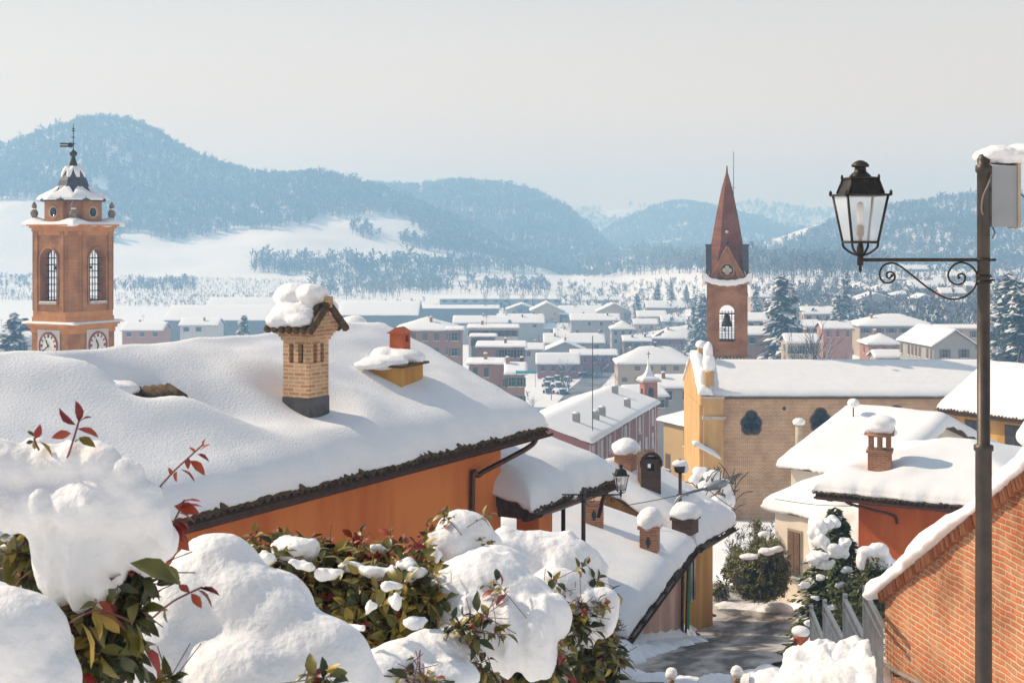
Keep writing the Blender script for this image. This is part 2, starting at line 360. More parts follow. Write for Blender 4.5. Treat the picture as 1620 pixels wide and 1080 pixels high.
HILLS = {}
def hill(name, pts, Dr, Df, zf, rough=6, back=.9, pw=1.35, seed=0):
    px = np.array([p[0] for p in pts], float); py = np.array([p[1] for p in pts], float)
    xs = (px - CX) / F * Dr; zs = (HZ - py) / F * Dr
    x = np.linspace(xs[0], xs[-1], 170); zr = np.interp(x, xs, zs)
    zr[2:-2] = np.convolve(zr, np.ones(5) / 5, 'same')[2:-2]
    t = np.concatenate([np.linspace(0, 1, 60), 1 + np.linspace(.03, 1, 25)])
    T, X = np.meshgrid(t, x, indexing='ij'); ZR = np.interp(X, x, zr)
    up = np.where(T <= 1, np.clip(T, 0, 1) ** pw, np.cos(np.clip(T - 1, 0, 1) * math.pi / 2) ** 1.2)
    Dm = np.where(T <= 1, Df + (Dr - Df) * T, Dr + (Dr - Df) * back * (T - 1))
    Z = zf + (ZR - zf) * up + fbm(X / 120, Dm / 90, seed + 11, 4) * rough * 2.4 * np.sin(np.clip(up, 0, 1) * math.pi) - 2 * (up <= .001)
    o = gridmesh('hill', X, Dm, Z, FSNOW)
    HILLS[name] = (x, t, X, Dm, Z)
    return o
hill('west', [(-500, 300), (-350, 262), (-200, 248), (-80, 250), (0, 238), (50, 222), (110, 200), (160, 190), (210, 200), (250, 220), (300, 250), (350, 268), (400, 282), (450, 284), (500, 280), (560, 292), (620, 306), (680, 332), (760, 370), (840, 410), (890, 432), (930, 440)], 1500, 930, -42, 9, seed=1, pw=1.5)
hill('middle', [(330, 320), (450, 300), (600, 297), (660, 300), (700, 293), (740, 292), (800, 298), (850, 310), (890, 330), (930, 362), (965, 400), (990, 428)], 1950, 1400, -43, 9, seed=2, pw=1.1)
hill('far', [(600, 340), (820, 334), (890, 332), (950, 334), (1010, 328), (1060, 334), (1110, 329), (1170, 323), (1230, 326), (1290, 337), (1340, 332), (1400, 342), (1500, 350), (1700, 345)], 3000, 2400, -43, 10, seed=3)
hill('centre', [(905, 420), (930, 395), (960, 368), (1000, 348), (1040, 331), (1070, 323), (1120, 329), (1180, 345), (1240, 355), (1300, 364), (1360, 374), (1440, 390)], 2350, 1650, -43, 12, seed=4)
hill('east', [(1120, 436), (1180, 424), (1240, 398), (1290, 372), (1340, 349), (1400, 334), (1450, 329), (1500, 320), (1560, 314), (1620, 312), (1750, 300), (1900, 290), (2200, 300)], 1450, 820, -30, 9, seed=5, pw=1.2)

# ------------------------------------------------------------------ far woods (one mass each)
def forest(label, hkey, n, tmin, tmax, thr, hmin, hmax, seed, dens=1.0, nt=24, xr=None, bands=None):
    rng = np.random.RandomState(seed); x, t, X, Dm, Z = HILLS[hkey]
    tt = rng.uniform(tmin, tmax, n * 3); xx = rng.uniform(xr[0] if xr else x[0], xr[1] if xr else x[-1], n * 3)
    fi = np.interp(tt, t, np.arange(len(t))); fj = np.interp(xx, x, np.arange(len(x)))
    i0 = np.clip(fi.astype(int), 0, len(t) - 2); j0 = np.clip(fj.astype(int), 0, len(x) - 2); a = fi - i0; b = fj - j0
    def bil(A): return A[i0, j0] * (1 - a) * (1 - b) + A[i0 + 1, j0] * a * (1 - b) + A[i0, j0 + 1] * (1 - a) * b + A[i0 + 1, j0 + 1] * a * b
    yy = bil(Dm); zz = bil(Z)
    keep = fbm(xx / 110, yy / 110, seed + 5, 3) > thr + .35 * sstep(tmin + .28, tmin, tt)
    if bands is not None: keep &= bands(xx, yy, tt)
    xx, yy, zz = xx[keep][:n], yy[keep][:n], zz[keep][:n]
    return woods(label, xx, yy, zz, hmin, hmax, seed, nt)
def woods(label, xx, yy, zz, hmin, hmax, seed, nt=24):
    rng = np.random.RandomState(seed + 1); m = len(xx); hh = rng.uniform(hmin, hmax, m) * (1 + .35 * (rng.rand(m) < .06))
    # every tree: a trunk sliver and nt twig fans, each a thin tetrahedral spray with its own depth
    k = nt; az = rng.uniform(0, 2 * math.pi, (m, k)); el = rng.uniform(.15, 1.35, (m, k)); base = rng.uniform(.15, .6, (m, k))
    L = rng.uniform(.25, .45, (m, k)) * hh[:, None]
    dx = np.cos(az) * np.cos(el); dy = np.sin(az) * np.cos(el); dz = np.sin(el)
    bx = xx[:, None] + 0 * az; by = yy[:, None] + 0 * az; bz = zz[:, None] + base * hh[:, None]
    tx = bx + dx * L; ty = by + dy * L; tz = np.minimum(bz + dz * L, zz[:, None] + hh[:, None])
    wv = rng.uniform(.025, .075, (m, k)) * hh[:, None]; a2 = rng.uniform(0, 2 * math.pi, (m, k))
    p0 = np.stack([bx, by, bz], -1); p1 = np.stack([tx + np.cos(a2) * wv, ty + np.sin(a2) * wv, tz], -1)
    p2 = np.stack([tx - np.cos(a2) * wv, ty - np.sin(a2) * wv, tz - .3 * wv], -1)
    V = np.stack([p0, p1, p2], 2).reshape(-1, 3)
    r = hh * .022; up = np.stack([xx, yy, zz + hh * .8], -1)
    t0 = np.stack([xx - r, yy, zz - .5], -1); t1 = np.stack([xx + r, yy + r, zz - .5], -1)
    Vt = np.stack([t0, t1, up], 1).reshape(-1, 3)
    V = np.concatenate([V, Vt]); Fc = np.arange(len(V)).reshape(-1, 3)
    mi = (rng.rand(len(Fc)) < .5).astype(int); mi[-m:] = 0
    o = npmesh('woodland', V, Fc, [TWIG, WFROST], mi); o['kind'] = 'stuff'
    tag(o, label, 'woodland'); return o
forest('bare frosted wood covering the tall western hill', 'west', 12000, .36, 1.06, -.12, 7, 12, 21)
forest('hazy bare wood covering the long middle ridge', 'middle', 9000, .05, 1.04, -.3, 8, 13, 22)
forest('faint bare wood on the pale ridge at the horizon', 'far', 3500, .1, 1.03, -.05, 9, 15, 23)
forest('patchy bare wood on the hill behind the pointed spire', 'centre', 9000, .0, 1.04, -.12, 8, 13, 24)
forest('snowy bare wood on the eastern hill behind the street lantern', 'east', 11000, .0, 1.05, -.2, 7, 11, 25)
def hillz(key, x, d):
    X, t, XX_, Dm, Z = HILLS[key]; x = np.asarray(x, float); d = np.asarray(d, float); dcol = Dm[:, 0]
    j = np.interp(x, X, np.arange(len(X))); i = np.interp(d, dcol, np.arange(len(t)))
    i0 = np.minimum(i.astype(int), len(t) - 2); j0 = np.minimum(j.astype(int), len(X) - 2); a = i - i0; b = j - j0
    z = Z[i0, j0] * (1 - a) * (1 - b) + Z[i0 + 1, j0] * a * (1 - b) + Z[i0, j0 + 1] * (1 - a) * b + Z[i0 + 1, j0 + 1] * a * b
    return np.where((x < X[0]) | (x > X[-1]) | (d < dcol[0]) | (d > dcol[-1]), -99, z)
def surf(x, d): return np.max([ground(x, d)] + [hillz(k, x, d) for k in HILLS], 0)
CD = 60 * 1.006 ** np.arange(640)
def cast(px, py):
    s = (px - CX) / F; q = (HZ - py) / F; hit = np.nonzero(surf(s * CD, CD) >= q * CD)[0]
    if not len(hit): return None
    d = CD[hit[0]]; return Vector((s * d, d, q * d))
def patch(label, polys, n, hmin, hmax, seed, nt=18):
    rng = np.random.RandomState(seed); out = []
    for (x0, x1, y0, y1), k in zip(polys, n):
        for _ in range(k):
            px = rng.uniform(x0, x1); f = (px - x0) / (x1 - x0); ya, yb = y0 if isinstance(y0, tuple) else (y0, y0), y1 if isinstance(y1, tuple) else (y1, y1)
            py = rng.uniform(ya[0] + (ya[1] - ya[0]) * f, yb[0] + (yb[1] - yb[0]) * f)
            c = cast(px, py)
            if c: out.append(c)
    a = np.array(out); return woods(label, a[:, 0], a[:, 1], a[:, 2], hmin, hmax, seed, nt)
patch('grey copse of bare trees on the white slope behind the tall chimney', [(398, 565, (412, 408), (436, 440)), (420, 520, 425, 436)], [150, 40], 8, 12, 31)
patch('loose bare thicket stretching over the snowy fields towards the factories', [(490, 700, (432, 436), (470, 466)), (640, 870, (436, 452), (464, 470))], [330, 160], 5, 10, 32)
patch('low brown thicket along the field bank beside the domed bell tower', [(180, 310, 446, 464), (0, 60, 440, 458)], [130, 40], 4, 8, 33)
patch('dark belt of bare trees at the foot of the middle ridge', [(560, 960, (424, 418), (436, 432))], [260], 10, 16, 34)
patch('snow dusted shrubs and orchard trees between the eastern houses', [(1190, 1560, 432, 520), (1250, 1620, 470, 560), (1570, 1640, 400, 500), (1190, 1330, 470, 560)], [700, 480, 200, 160], 3, 7, 35)
patch('bare garden shrubs between the houses in the valley', [(850, 1110, 480, 600), (880, 1120, 450, 500), (600, 860, 478, 510), (830, 960, 600, 660)], [420, 300, 120, 10], 2.5, 6, 36)
patch('hazy belt of wood across the valley mouth behind the spire', [(930, 1340, (402, 385), (440, 425)), (1180, 1400, 415, 440)], [900, 260], 8, 14, 37)
patch('rows of low vines on the white slope behind the tall chimney', [(190 + i * 3, 480 + i * 16, (440 + i * 4, 446 + i * 4), (441 + i * 4, 447 + i * 4)) for i in range(8)], [170] * 8, 1.8, 3.2, 38, 6)
patch('grey orchard rows on the flat fields left of the tall chimney', [(185, 440, (468 + i * 5, 474 + i * 5), (469 + i * 5, 475 + i * 5)) for i in range(4)] + [(0, 60, 462 + i * 6, 464 + i * 6) for i in range(3)], [110] * 4 + [40] * 3, 2, 4, 39, 8)

# ------------------------------------------------------------------ house builder
def axis(L, R, n):
    e = np.array([0, .03, .1, .25, .5, .9]) * R; e = e[e < L * .4]
    mid = np.linspace(e[-1], L - e[-1], n + 1)[1:-1]
    return np.concatenate([e, mid, L - e[::-1]])
def snowmesh(L, W, base, T, nx, ny, drip=.06, seed=0, lump=.12, hfun=None, out=.06, mask=None):
    R = T * 1.25; xs = axis(L, R, nx); ys = axis(W, R, ny)
    if not np.any(np.abs(ys - W / 2) < 1e-6): ys = np.sort(np.append(ys, W / 2))
    X, Y = np.meshgrid(xs, ys, indexing='ij'); B = base(X, Y)
    Tn = T * (1 + lump * 2 * fbm(X * .8 + seed * 7.3, Y * .8, seed, 3))
    dm = np.minimum(np.minimum(X, L - X), np.minimum(Y, W - Y))
    q = np.clip(dm / R, 0, 1); pr = np.sqrt(1 - (1 - q) ** 2)
    Zt = B + Tn * (.12 + .88 * pr) + (hfun(X, Y) if hfun else 0)
    nz = fbm(X * 2.2 + seed, Y * 2.2 + seed * 2, seed + 3, 4)
    edge = dm < 1e-6
    # bulge sideways over the eave
    ox = np.where(X < R, -1, np.where(X > L - R, 1, 0)) * (1 - q); oy = np.where(Y < R, -1, np.where(Y > W - R, 1, 0)) * (1 - q)
    o = out * (1 + 2.0 * nz)
    Xo = X + ox * o; Yo = Y + oy * o
    a, b = X.shape; idx = np.arange(a * b).reshape(a, b)
    top = np.stack([Xo, Yo, Zt], -1).reshape(-1, 3)
    Fc = [np.stack([idx[:-1, :-1], idx[1:, :-1], idx[1:, 1:], idx[:-1, 1:]], -1).reshape(-1, 4)]
    ring = np.concatenate([idx[:, 0], idx[-1, 1:], idx[-2::-1, -1], idx[0, -2:0:-1]])
    Rv = top[ring].copy(); k = len(ring); Bz = B.reshape(-1)[ring]
    Rv[:, 2] = Bz - drip * (1 + 3.2 * fbm(Rv[:, 0] * 3.1, Rv[:, 1] * 3.1, seed + 9, 3)).clip(.1, 3)
    Rm = Rv.copy(); Rm[:, 2] = (top[ring][:, 2] * .55 + Rv[:, 2] * .45); Rm[:, 0] += ox.reshape(-1)[ring] * out * .5; Rm[:, 1] += oy.reshape(-1)[ring] * out * .5
    n0 = len(top); V = np.concatenate([top, Rm, Rv, np.stack([X, Y, B + .01], -1).reshape(-1, 3)])
    i = np.arange(k); j = (i + 1) % k
    Fc.append(np.stack([ring[j], ring[i], n0 + i, n0 + j], -1)); Fc.append(np.stack([n0 + j, n0 + i, n0 + k + i, n0 + k + j], -1))
    nb = n0 + 2 * k
    Fc.append(np.stack([n0 + k + j, n0 + k + i, nb + ring[i], nb + ring[j]], -1))
    Fc.append(np.stack([idx[:-1, :-1], idx[:-1, 1:], idx[1:, 1:], idx[1:, :-1]], -1).reshape(-1, 4) + nb)
    return V, np.concatenate(Fc)

WINC = {}
def window_mb(ww, hh, style, fm=None):
    b = MB()
    b.box(-ww / 2 - .08, ww / 2 + .08, -.05, .0, -.08, hh + .08, 0)
    b.box(-ww / 2, ww / 2, -.055, -.04, 0, hh, 1)
    b.box(-.03, .03, -.065, -.05, 0, hh, 0); b.box(-ww / 2, ww / 2, -.063, -.05, hh * .6, hh * .6 + .05, 0)
    b.box(-ww / 2 - .15, ww / 2 + .15, -.16, .0, -.15, -.083, 3)
    b.box(-ww / 2 - .14, ww / 2 + .14, -.15, -.01, -.082, -.02, 4)
    if style == 'shut':
        b.box(-ww / 2 - .08 - ww * .48, -ww / 2 - .085, -.08, -.02, -.03, hh + .03, 2); b.box(ww / 2 + .085, ww / 2 + .08 + ww * .48, -.08, -.02, -.03, hh + .03, 2)
    if style == 'closed':
        b.box(-ww / 2, -.01, -.09, -.06, 0, hh, 2); b.box(.01, ww / 2, -.09, -.06, 0, hh, 2)
    return b
def window(root, side, u, z, ww, hh, style='shut', shut=None, fm=None, g=None):
    key = (round(ww, 2), round(hh, 2), style, (shut or SHUT).name, (fm or FRAME).name)
    if key in WINC:
        o = WINC[key].copy(); COL.objects.link(o); o.parent = root
    else:
        o = window_mb(ww, hh, style).build('window', [fm or FRAME, GLASSD, shut or SHUT, STONE, SNOW], root); WINC[key] = o
    L, W, ov = g['L'], g['W'], g['ov']
    loc, r = {'front': ((u, ov, z), 0), 'back': ((u, W - ov, z), math.pi), 'end0': ((ov, u, z), -math.pi / 2), 'end1': ((L - ov, u, z), math.pi / 2)}[side]
    o.location = loc; o.rotation_euler = (0, 0, r); return o

def house(name, label, cat, P0, P1, w, ze, zr, wallm, hip=0.0, over=.5, T=.35, nx=10, ny=8, flat=False, wins=(), shut=None, chim=0, seed=0, group=None, drip=.05, hfun=None, lump=.12, wh=None, snowm=None, roofm=None, eavetile=False, smat=None, slabt=.14, style='shut', ws=(1.0, 1.5), fm=None, out=.06, ends=(True, True)):
    P0 = Vector((P0[0], P0[1])); P1 = Vector((P1[0], P1[1])); ex = (P1 - P0); L = ex.length; ex.normalize(); ey = Vector((-ex.y, ex.x)); W = 2 * w
    c = P0 + ex * L / 2 + ey * w
    zg = min(G(*(P0 + ex * a * L + ey * b * W)) for a in (0, 1) for b in (0, 1)) - .4
    if wh is not None: zg = ze - wh
    r = thing(name, label, cat, (P0.x, P0.y, zg), math.atan2(ex.y, ex.x), group)
    ez, rz_ = ze - zg, zr - zg
    def base(X, Y):
        if flat: return ez + 0 * X
        s = np.minimum(Y, W - Y) / w
        if hip: s = np.minimum(s, np.minimum(X, L - X) / hip)
        return ez + (rz_ - ez) * np.clip(s, 0, 1)
    b = MB(); ov = over
    if flat:
        b.box(ov, L - ov, ov, W - ov, 0, ez - .01)
    else:
        ze2 = ez + (rz_ - ez) * ov / w - slabt
        if hip: b.box(ov, L - ov, ov, W - ov, 0, ze2)
        else: b.prism([(ov, 0), (W - ov, 0), (W - ov, ze2), (w, rz_ - slabt - .02), (ov, ze2)], ov, L - ov)
    b.build('wall', wallm, r)
    xs = np.array([0, hip, L - hip, L]) if hip and L - 2 * hip > .1 else np.array([0, L / 2, L] if hip else [0, L])
    ys = np.array([0, w, W]); 
    if hip and hip != w: ys = np.array([0, w, W])
    A, Bm = np.meshgrid(xs, ys, indexing='ij'); Z = base(A, Bm); n1, n2 = A.shape; idx = np.arange(n1 * n2).reshape(n1, n2)
    V = np.concatenate([np.stack([A, Bm, Z], -1).reshape(-1, 3), np.stack([A, Bm, Z - slabt], -1).reshape(-1, 3)]); n0 = n1 * n2
    ring = np.concatenate([idx[:, 0], idx[-1, 1:], idx[-2::-1, -1], idx[0, -2:0:-1]]); rj = np.roll(ring, -1)
    q = np.stack([idx[:-1, :-1], idx[1:, :-1], idx[1:, 1:], idx[:-1, 1:]], -1).reshape(-1, 4)
    Fc = np.concatenate([q, q[:, ::-1] + n0, np.stack([rj, ring, ring + n0, rj + n0], -1)])
    ro = npmesh('roof', V, Fc, roofm or TILE, parent=r)
    V, Fc = snowmesh(L, W, base, T, nx, ny, drip, seed, lump, hfun, out)
    npmesh('snow_cover', V, Fc, snowm or SNOWR, smooth=True, parent=ro)
    g = dict(root=r, roof=ro, L=L, W=W, w=w, ez=ez, rz=rz_, ov=ov, base=base, zg=zg, T=T)
    rw = random.Random(seed * 3 + 1)
    if ws == (1.0, 1.5) and style == 'shut':
        ws = rw.choice([(.9, 1.4), (1.1, 1.5), (1.4, 1.2), (.8, 1.6)]); style = rw.choice(['shut', 'shut', 'closed', 'plain']); shut = shut or rw.choice([SHUT, SHUTB, SHUTG])
    for side, n, rows in wins:
        span = (L if side in ('front', 'back') else W) - 2 * ov
        for k in range(n):
            for j in range(rows):
                if rw.random() < .12 and n > 2: continue
                window(r, side, ov + span * (k + .5) / n, ez - .35 - 3.0 * j - ws[1] - .25, ws[0], ws[1], style, shut, fm, g)
    rng = random.Random(seed + 5)
    for k in range(chim):
        x = L * (k + .5 + rng.uniform(-.25, .25)) / chim; y = w * rng.uniform(.55, 1.3) if not flat else W * rng.uniform(.3, .7)
        z = float(base(np.array([x]), np.array([y]))[0])
        cb = MB(); cb.box(x - .3, x + .3, y - .3, y + .3, z - .1, z + T + .8, 0); cb.box(x - .38, x + .38, y - .38, y + .38, z + T + .8, z + T + .92, 0)
        cb.ico((x, y, z + T + 1.0), (.42, .42, .22), 1, 1, k, .2)
        cb.build('chimney', [BRICKD if k % 2 else BRICKS, SNOW], ro)
        if k == 0 and seed % 3 == 0:
            ab = MB(); ab.tube([(x + 1, y, z), (x + 1, y, z + 2.8)], .04, 4)
            for hz_ in (2.7, 2.4): ab.tube([(x + .4, y, z + hz_), (x + 1.6, y, z + hz_)], .03, 4)
            ab.build('aerial', WIRE, ro)
    return g

def col(name, r, g, b): return mat(name, (r * .9, g * .9, b * .9), (r, g, b), .4, .9)
W_GREY = col('grey_render', .36, .35, .33); W_BEIGE = col('beige_render', .46, .36, .26); W_PINK = col('dusky_pink_render', .33, .195, .155)
W_RED = col('wine_red_render', .31, .115, .10); W_SHED = col('shed_cladding', .15, .165, .18); W_BLUE = col('grey_blue_cladding', .28, .33, .38); W_WHITE = col('white_render', .58, .56, .53)
W_BROWN = col('brown_render', .26, .18, .13); W_SALM = col('salmon_render', .44, .21, .14); W_YEL = col('yellow_render', .52, .36, .16); W_GREEN = col('grey_green_render', .30, .35, .30)

def town(name, label, x0, x1, yr, ye, D, kind, m, depth=10, wins=(2, 1), chim=1, rot=0, **k):
    """A house whose front eave spans columns x0..x1 at row ye, distance D; kind gx: ridge across the view, gy: gable towards us."""
    w = (x1 - x0) / F * D; cx = PX((x0 + x1) / 2, D); ze = PZ(ye, D); seed = int(x0 + yr * 7 + D)
    if kind in ('gx', 'hip', 'flat'):
        a = Vector((cx, D + depth / 2)); u = Vector((math.cos(rot), math.sin(rot))); v = Vector((-u.y, u.x))
        p0 = a - u * w / 2 - v * depth / 2; p1 = a + u * w / 2 - v * depth / 2; hw = depth / 2
        zr = ze + .1 if kind == 'flat' else max(PZ(yr, D + depth / 2), ze + depth * .17)
        k.setdefault('hip', depth / 2 if kind == 'hip' else 0)
        wi = [('front', wins[0], wins[1])] + ([('end0', max(1, int(depth / 5)), wins[1])] if wins[0] else [])
        return house(name, label, 'house' if 'house' in name else name.split('_')[-1], p0, p1, hw, ze, zr, m, flat=(kind == 'flat'), wins=wi, chim=chim, seed=seed, **k)
    p0 = Vector((cx - w / 2, D + depth)); p1 = Vector((cx - w / 2, D)); zr = max(PZ(yr, D), ze + .4)
    return house(name, label, 'house' if 'house' in name else name.split('_')[-1], p0, p1, w / 2, ze, zr, m, wins=[('end1', wins[0], wins[1]), ('front', max(1, int(depth / 5)), wins[1])], chim=chim, seed=seed, **k)

# --- factories and sheds on the far edge of the valley
town('factory', 'long low grey shed with folded roof left of the tall chimney', 258, 432, 497, 507, 560, 'gx', W_SHED, 30, (0, 0), 0)
town('factory', 'thin grey shed roof lying behind the folded grey shed', 322, 470, 480, 489, 720, 'gx', W_SHED, 30, (0, 0), 0)
town('factory', 'grey flat shed emerging to the right of the tall chimney cap', 535, 662, 492, 499, 600, 'gx', W_SHED, 30, (0, 0), 0)
town('factory', 'pale flat warehouse roof just above the red terracotta chimney', 560, 790, 483, 488, 680, 'flat', W_SHED, 30, (0, 0), 0)
town('factory', 'very long pale factory with straight white roof line above the town', 694, 890, 470, 473, 800, 'flat', W_BLUE, 40, (12, 1), 0, ws=(2.5, 1.4), style='plain')
town('factory', 'distant blue factory below the middle ridge, leftmost of three', 772, 842, 431, 437, 1330, 'gx', W_BLUE, 40, (5, 1), 0, ws=(3, 3), style='plain')
town('factory', 'distant factory with beige corner in the middle of three', 846, 920, 436, 440, 1260, 'flat', W_BLUE, 40, (6, 1), 0, ws=(3, 3), style='plain')
town('factory', 'wide distant blue shed nearest the pointed church spire', 938, 1036, 440, 445, 1200, 'flat', W_BLUE, 40, (7, 1), 0, ws=(3, 3), style='plain')
# --- valley houses, left of the church
town('house', 'small white gabled house in front of the folded grey shed', 282, 345, 505, 515, 480, 'gx', W_WHITE, 12, (3, 1), 1)
town('house', 'low white house with reddish base beside the domed bell tower', 190, 258, 513, 523, 440, 'gx', W_SALM, 12, (3, 1), 1)
town('house', 'pale low house peeping left of the domed bell tower', 2, 46, 532, 540, 300, 'gx', W_WHITE, 9, (3, 1), 0)
town('house', 'grey house half hidden left behind the domed bell tower', -30, 22, 520, 528, 380, 'hip', W_GREY, 10, (2, 1), 1)
town('block_house', 'wide dusky pink house with low roof behind the snow roof verge', 622, 722, 508, 523, 300, 'hip', W_PINK, 14, (5, 2), 1)
town('block_house', 'dusky pink stair block attached right of the wide pink house', 704, 734, 520, 522, 280, 'flat', W_PINK, 8, (1, 2), 0)
town('block_house', 'white flat topped house with railing of small panes', 738, 822, 516, 519, 345, 'flat', W_WHITE, 12, (7, 1), 1)
town('house', 'low grey annex with a white slab roof under the flat topped house', 742, 786, 530, 533, 315, 'flat', W_GREY, 8, (3, 1), 0)
town('block_house', 'brown pink block with thick snow slab, above the nearest pink house', 752, 834, 541, 549, 290, 'flat', W_PINK, 14, (5, 3), 1)
town('block_house', 'nearest dusky pink house beside the long snow verge', 738, 800, 571, 576, 240, 'flat', W_PINK, 10, (3, 2), 1)
town('house', 'little dusky pink house with twin chimney stacks over a teal awning', 798, 834, 580, 592, 232, 'gx', W_PINK, 8, (2, 2), 2)
town('house', 'long low roof with a dark conifer at its middle', 716, 862, 500, 511, 560, 'gx', W_GREY, 12, (5, 1), 2)
town('house', 'grey cottage with two dark roof stacks above the long low roof', 786, 860, 497, 505, 600, 'gx', W_GREY, 10, (4, 1), 2)
town('house', 'grey gabled barn facing us, left of the pair', 800, 850, 481, 490, 740, 'gy', W_GREY, 18, (2, 1), 0)
town('house', 'large plain grey gabled barn, right of the pair', 838, 892, 479, 492, 690, 'gy', W_BEIGE, 20, (2, 1), 0)
town('house', 'white roofed low hall behind a small red wall', 884, 952, 484, 497, 690, 'gx', W_GREY, 16, (4, 1), 1)
town('house', 'beige gabled house with a square beige turret behind it', 944, 1000, 480, 493, 670, 'gy', W_BEIGE, 14, (3, 1), 1)
town('house', 'broad flat roofed grey house with white balcony in mid town', 902, 982, 499, 507, 530, 'gx', W_GREY, 12, (4, 2), 2)
town('block_house', 'tall grey corner house with hipped snowy roof', 966, 1006, 505, 521, 500, 'hip', W_GREY, 11, (3, 3), 2)
town('house', 'white roofed house with small dark gables in mid town', 860, 958, 528, 543, 475, 'gx', W_BEIGE, 12, (4, 1), 3)
town('house', 'grey gable with two round vents above the rose red house', 858, 930, 541, 556, 455, 'gy', W_GREY, 12, (2, 1), 1)
town('house', 'rose red house with single smooth snow slope at the car park', 848, 918, 559, 576, 425, 'gx', W_RED, 8, (4, 1), 0)
town('house', 'wine red annex with snow covered roof terrace by the road', 902, 978, 554, 562, 440, 'gx', W_RED, 8, (5, 1), 0)
town('block_house', 'large beige house with hipped roof and two rows of windows beyond the small bell tower', 975, 1104, 549, 576, 380, 'hip', W_BEIGE, 14, (6, 2), 3)
town('block_house', 'long rose red house passing behind the pointed church tower', 1030, 1290, 517, 536, 505, 'hip', W_RED, 14, (14, 2), 3)
town('house', 'low beige house with long plain snow roof under the dark conifer', 1008, 1056, 492, 501, 620, 'gx', W_BEIGE, 12, (3, 1), 0)
town('house', 'brick coloured gabled house left of the church tower', 1022, 1088, 476, 487, 680, 'gx', W_BROWN, 14, (3, 2), 2)
town('house', 'small dark gabled house touching the church tower outline', 1078, 1122, 470, 478, 720, 'gy', W_BROWN, 14, (2, 1), 1)
town('house', 'flat white villa roof at the far edge below the spire', 1016, 1072, 463, 470, 830, 'gx', W_GREY, 14, (3, 1), 0)
town('house', 'topmost small white roof among the far dark firs', 1048, 1078, 457, 462, 900, 'gx', W_WHITE, 12, (2, 1), 0)
town('house', 'low white roofs joined in front of the large beige house', 984, 1052, 612, 628, 232, 'gx', W_GREY, 8, (3, 1), 1, rot=.25)
town('house', 'flat snowy terrace roof to the right of the small bell tower', 1040, 1104, 604, 614, 250, 'gx', W_GREY, 10, (2, 1), 2)
# --- eastern slope houses
town('house', 'grey green house with two windows just right of the church tower', 1178, 1216, 496, 508, 360, 'gx', W_GREEN, 9, (2, 1), 0)
town('block_house', 'salmon flat roofed house beside the tall snowy fir', 1262, 1318, 462, 466, 600, 'flat', W_SALM, 12, (4, 1), 1)
town('house', 'long grey house with flat white roof below the salmon house', 1270, 1352, 488, 497, 470, 'gx', W_BEIGE, 12, (5, 1), 1)
town('house', 'villa with two white pyramid roofs joined, left half', 1344, 1388, 446, 459, 600, 'hip', W_BEIGE, 12, (3, 1), 0)
town('house', 'villa with white pyramid roof, right half of the joined pair', 1378, 1420, 448, 461, 590, 'hip', W_BEIGE, 12, (3, 1), 0)
town('house', 'pale gabled villa facing us beneath the paired pyramid roofs', 1356, 1416, 464, 474, 530, 'gy', W_GREEN, 12, (3, 1), 1)
town('house', 'white house with many windows inside the iron scroll outline', 1440, 1500, 444, 456, 600, 'gx', W_WHITE, 12, (4, 2), 1)
town('house', 'tall white narrow house under the lower iron curve', 1448, 1480, 466, 474, 480, 'gy', W_WHITE, 10, (2, 2), 0)
town('block_house', 'sprawling beige house with very broad white hipped roof', 1358, 1484, 504, 516, 390, 'hip', W_BEIGE, 16, (6, 1), 2)
town('house', 'small orange walled house with hipped snow roof', 1372, 1428, 526, 545, 300, 'hip', W_SALM, 9, (3, 1), 1)
town('house', 'low garage with slanted snow roof before the orange walled house', 1384, 1432, 559, 566, 262, 'gx', W_BEIGE, 6, (2, 1), 0)
town('house', 'far pale house on the slope, left of the tall fir top', 1190, 1236, 440, 446, 780, 'gx', W_BEIGE, 12, (3, 1), 0)
town('house', 'tiny salmon house above the salmon flat roofed one', 1308, 1344, 431, 435, 860, 'gx', W_SALM, 10, (2, 1), 0)
town('house', 'tiny white roofed house uphill of the tall fir', 1284, 1312, 434, 440, 800, 'hip', W_GREY, 10, (2, 1), 0)
town('house', 'white roofed farmhouse high on the eastern field', 1366, 1400, 424, 430, 820, 'gx', W_BEIGE, 10, (3, 1), 0)
town('house', 'blue grey house seen just under the lantern bracket bar', 1424, 1470, 420, 426, 820, 'gx', W_BLUE, 10, (3, 1), 0)
town('house', 'brick red house with long slanted roof right of the lamp post', 1578, 1650, 484, 497, 330, 'gx', W_SALM, 10, (3, 1), 0, rot=-.3)
town('block_house', 'long beige terraced house behind the lamp post', 1500, 1660, 514, 520, 330, 'flat', W_BEIGE, 12, (6, 2), 0)
town('house', 'small white roof between the fir trees on the east slope', 1500, 1540, 470, 478, 480, 'hip', W_WHITE, 10, (2, 1), 0)
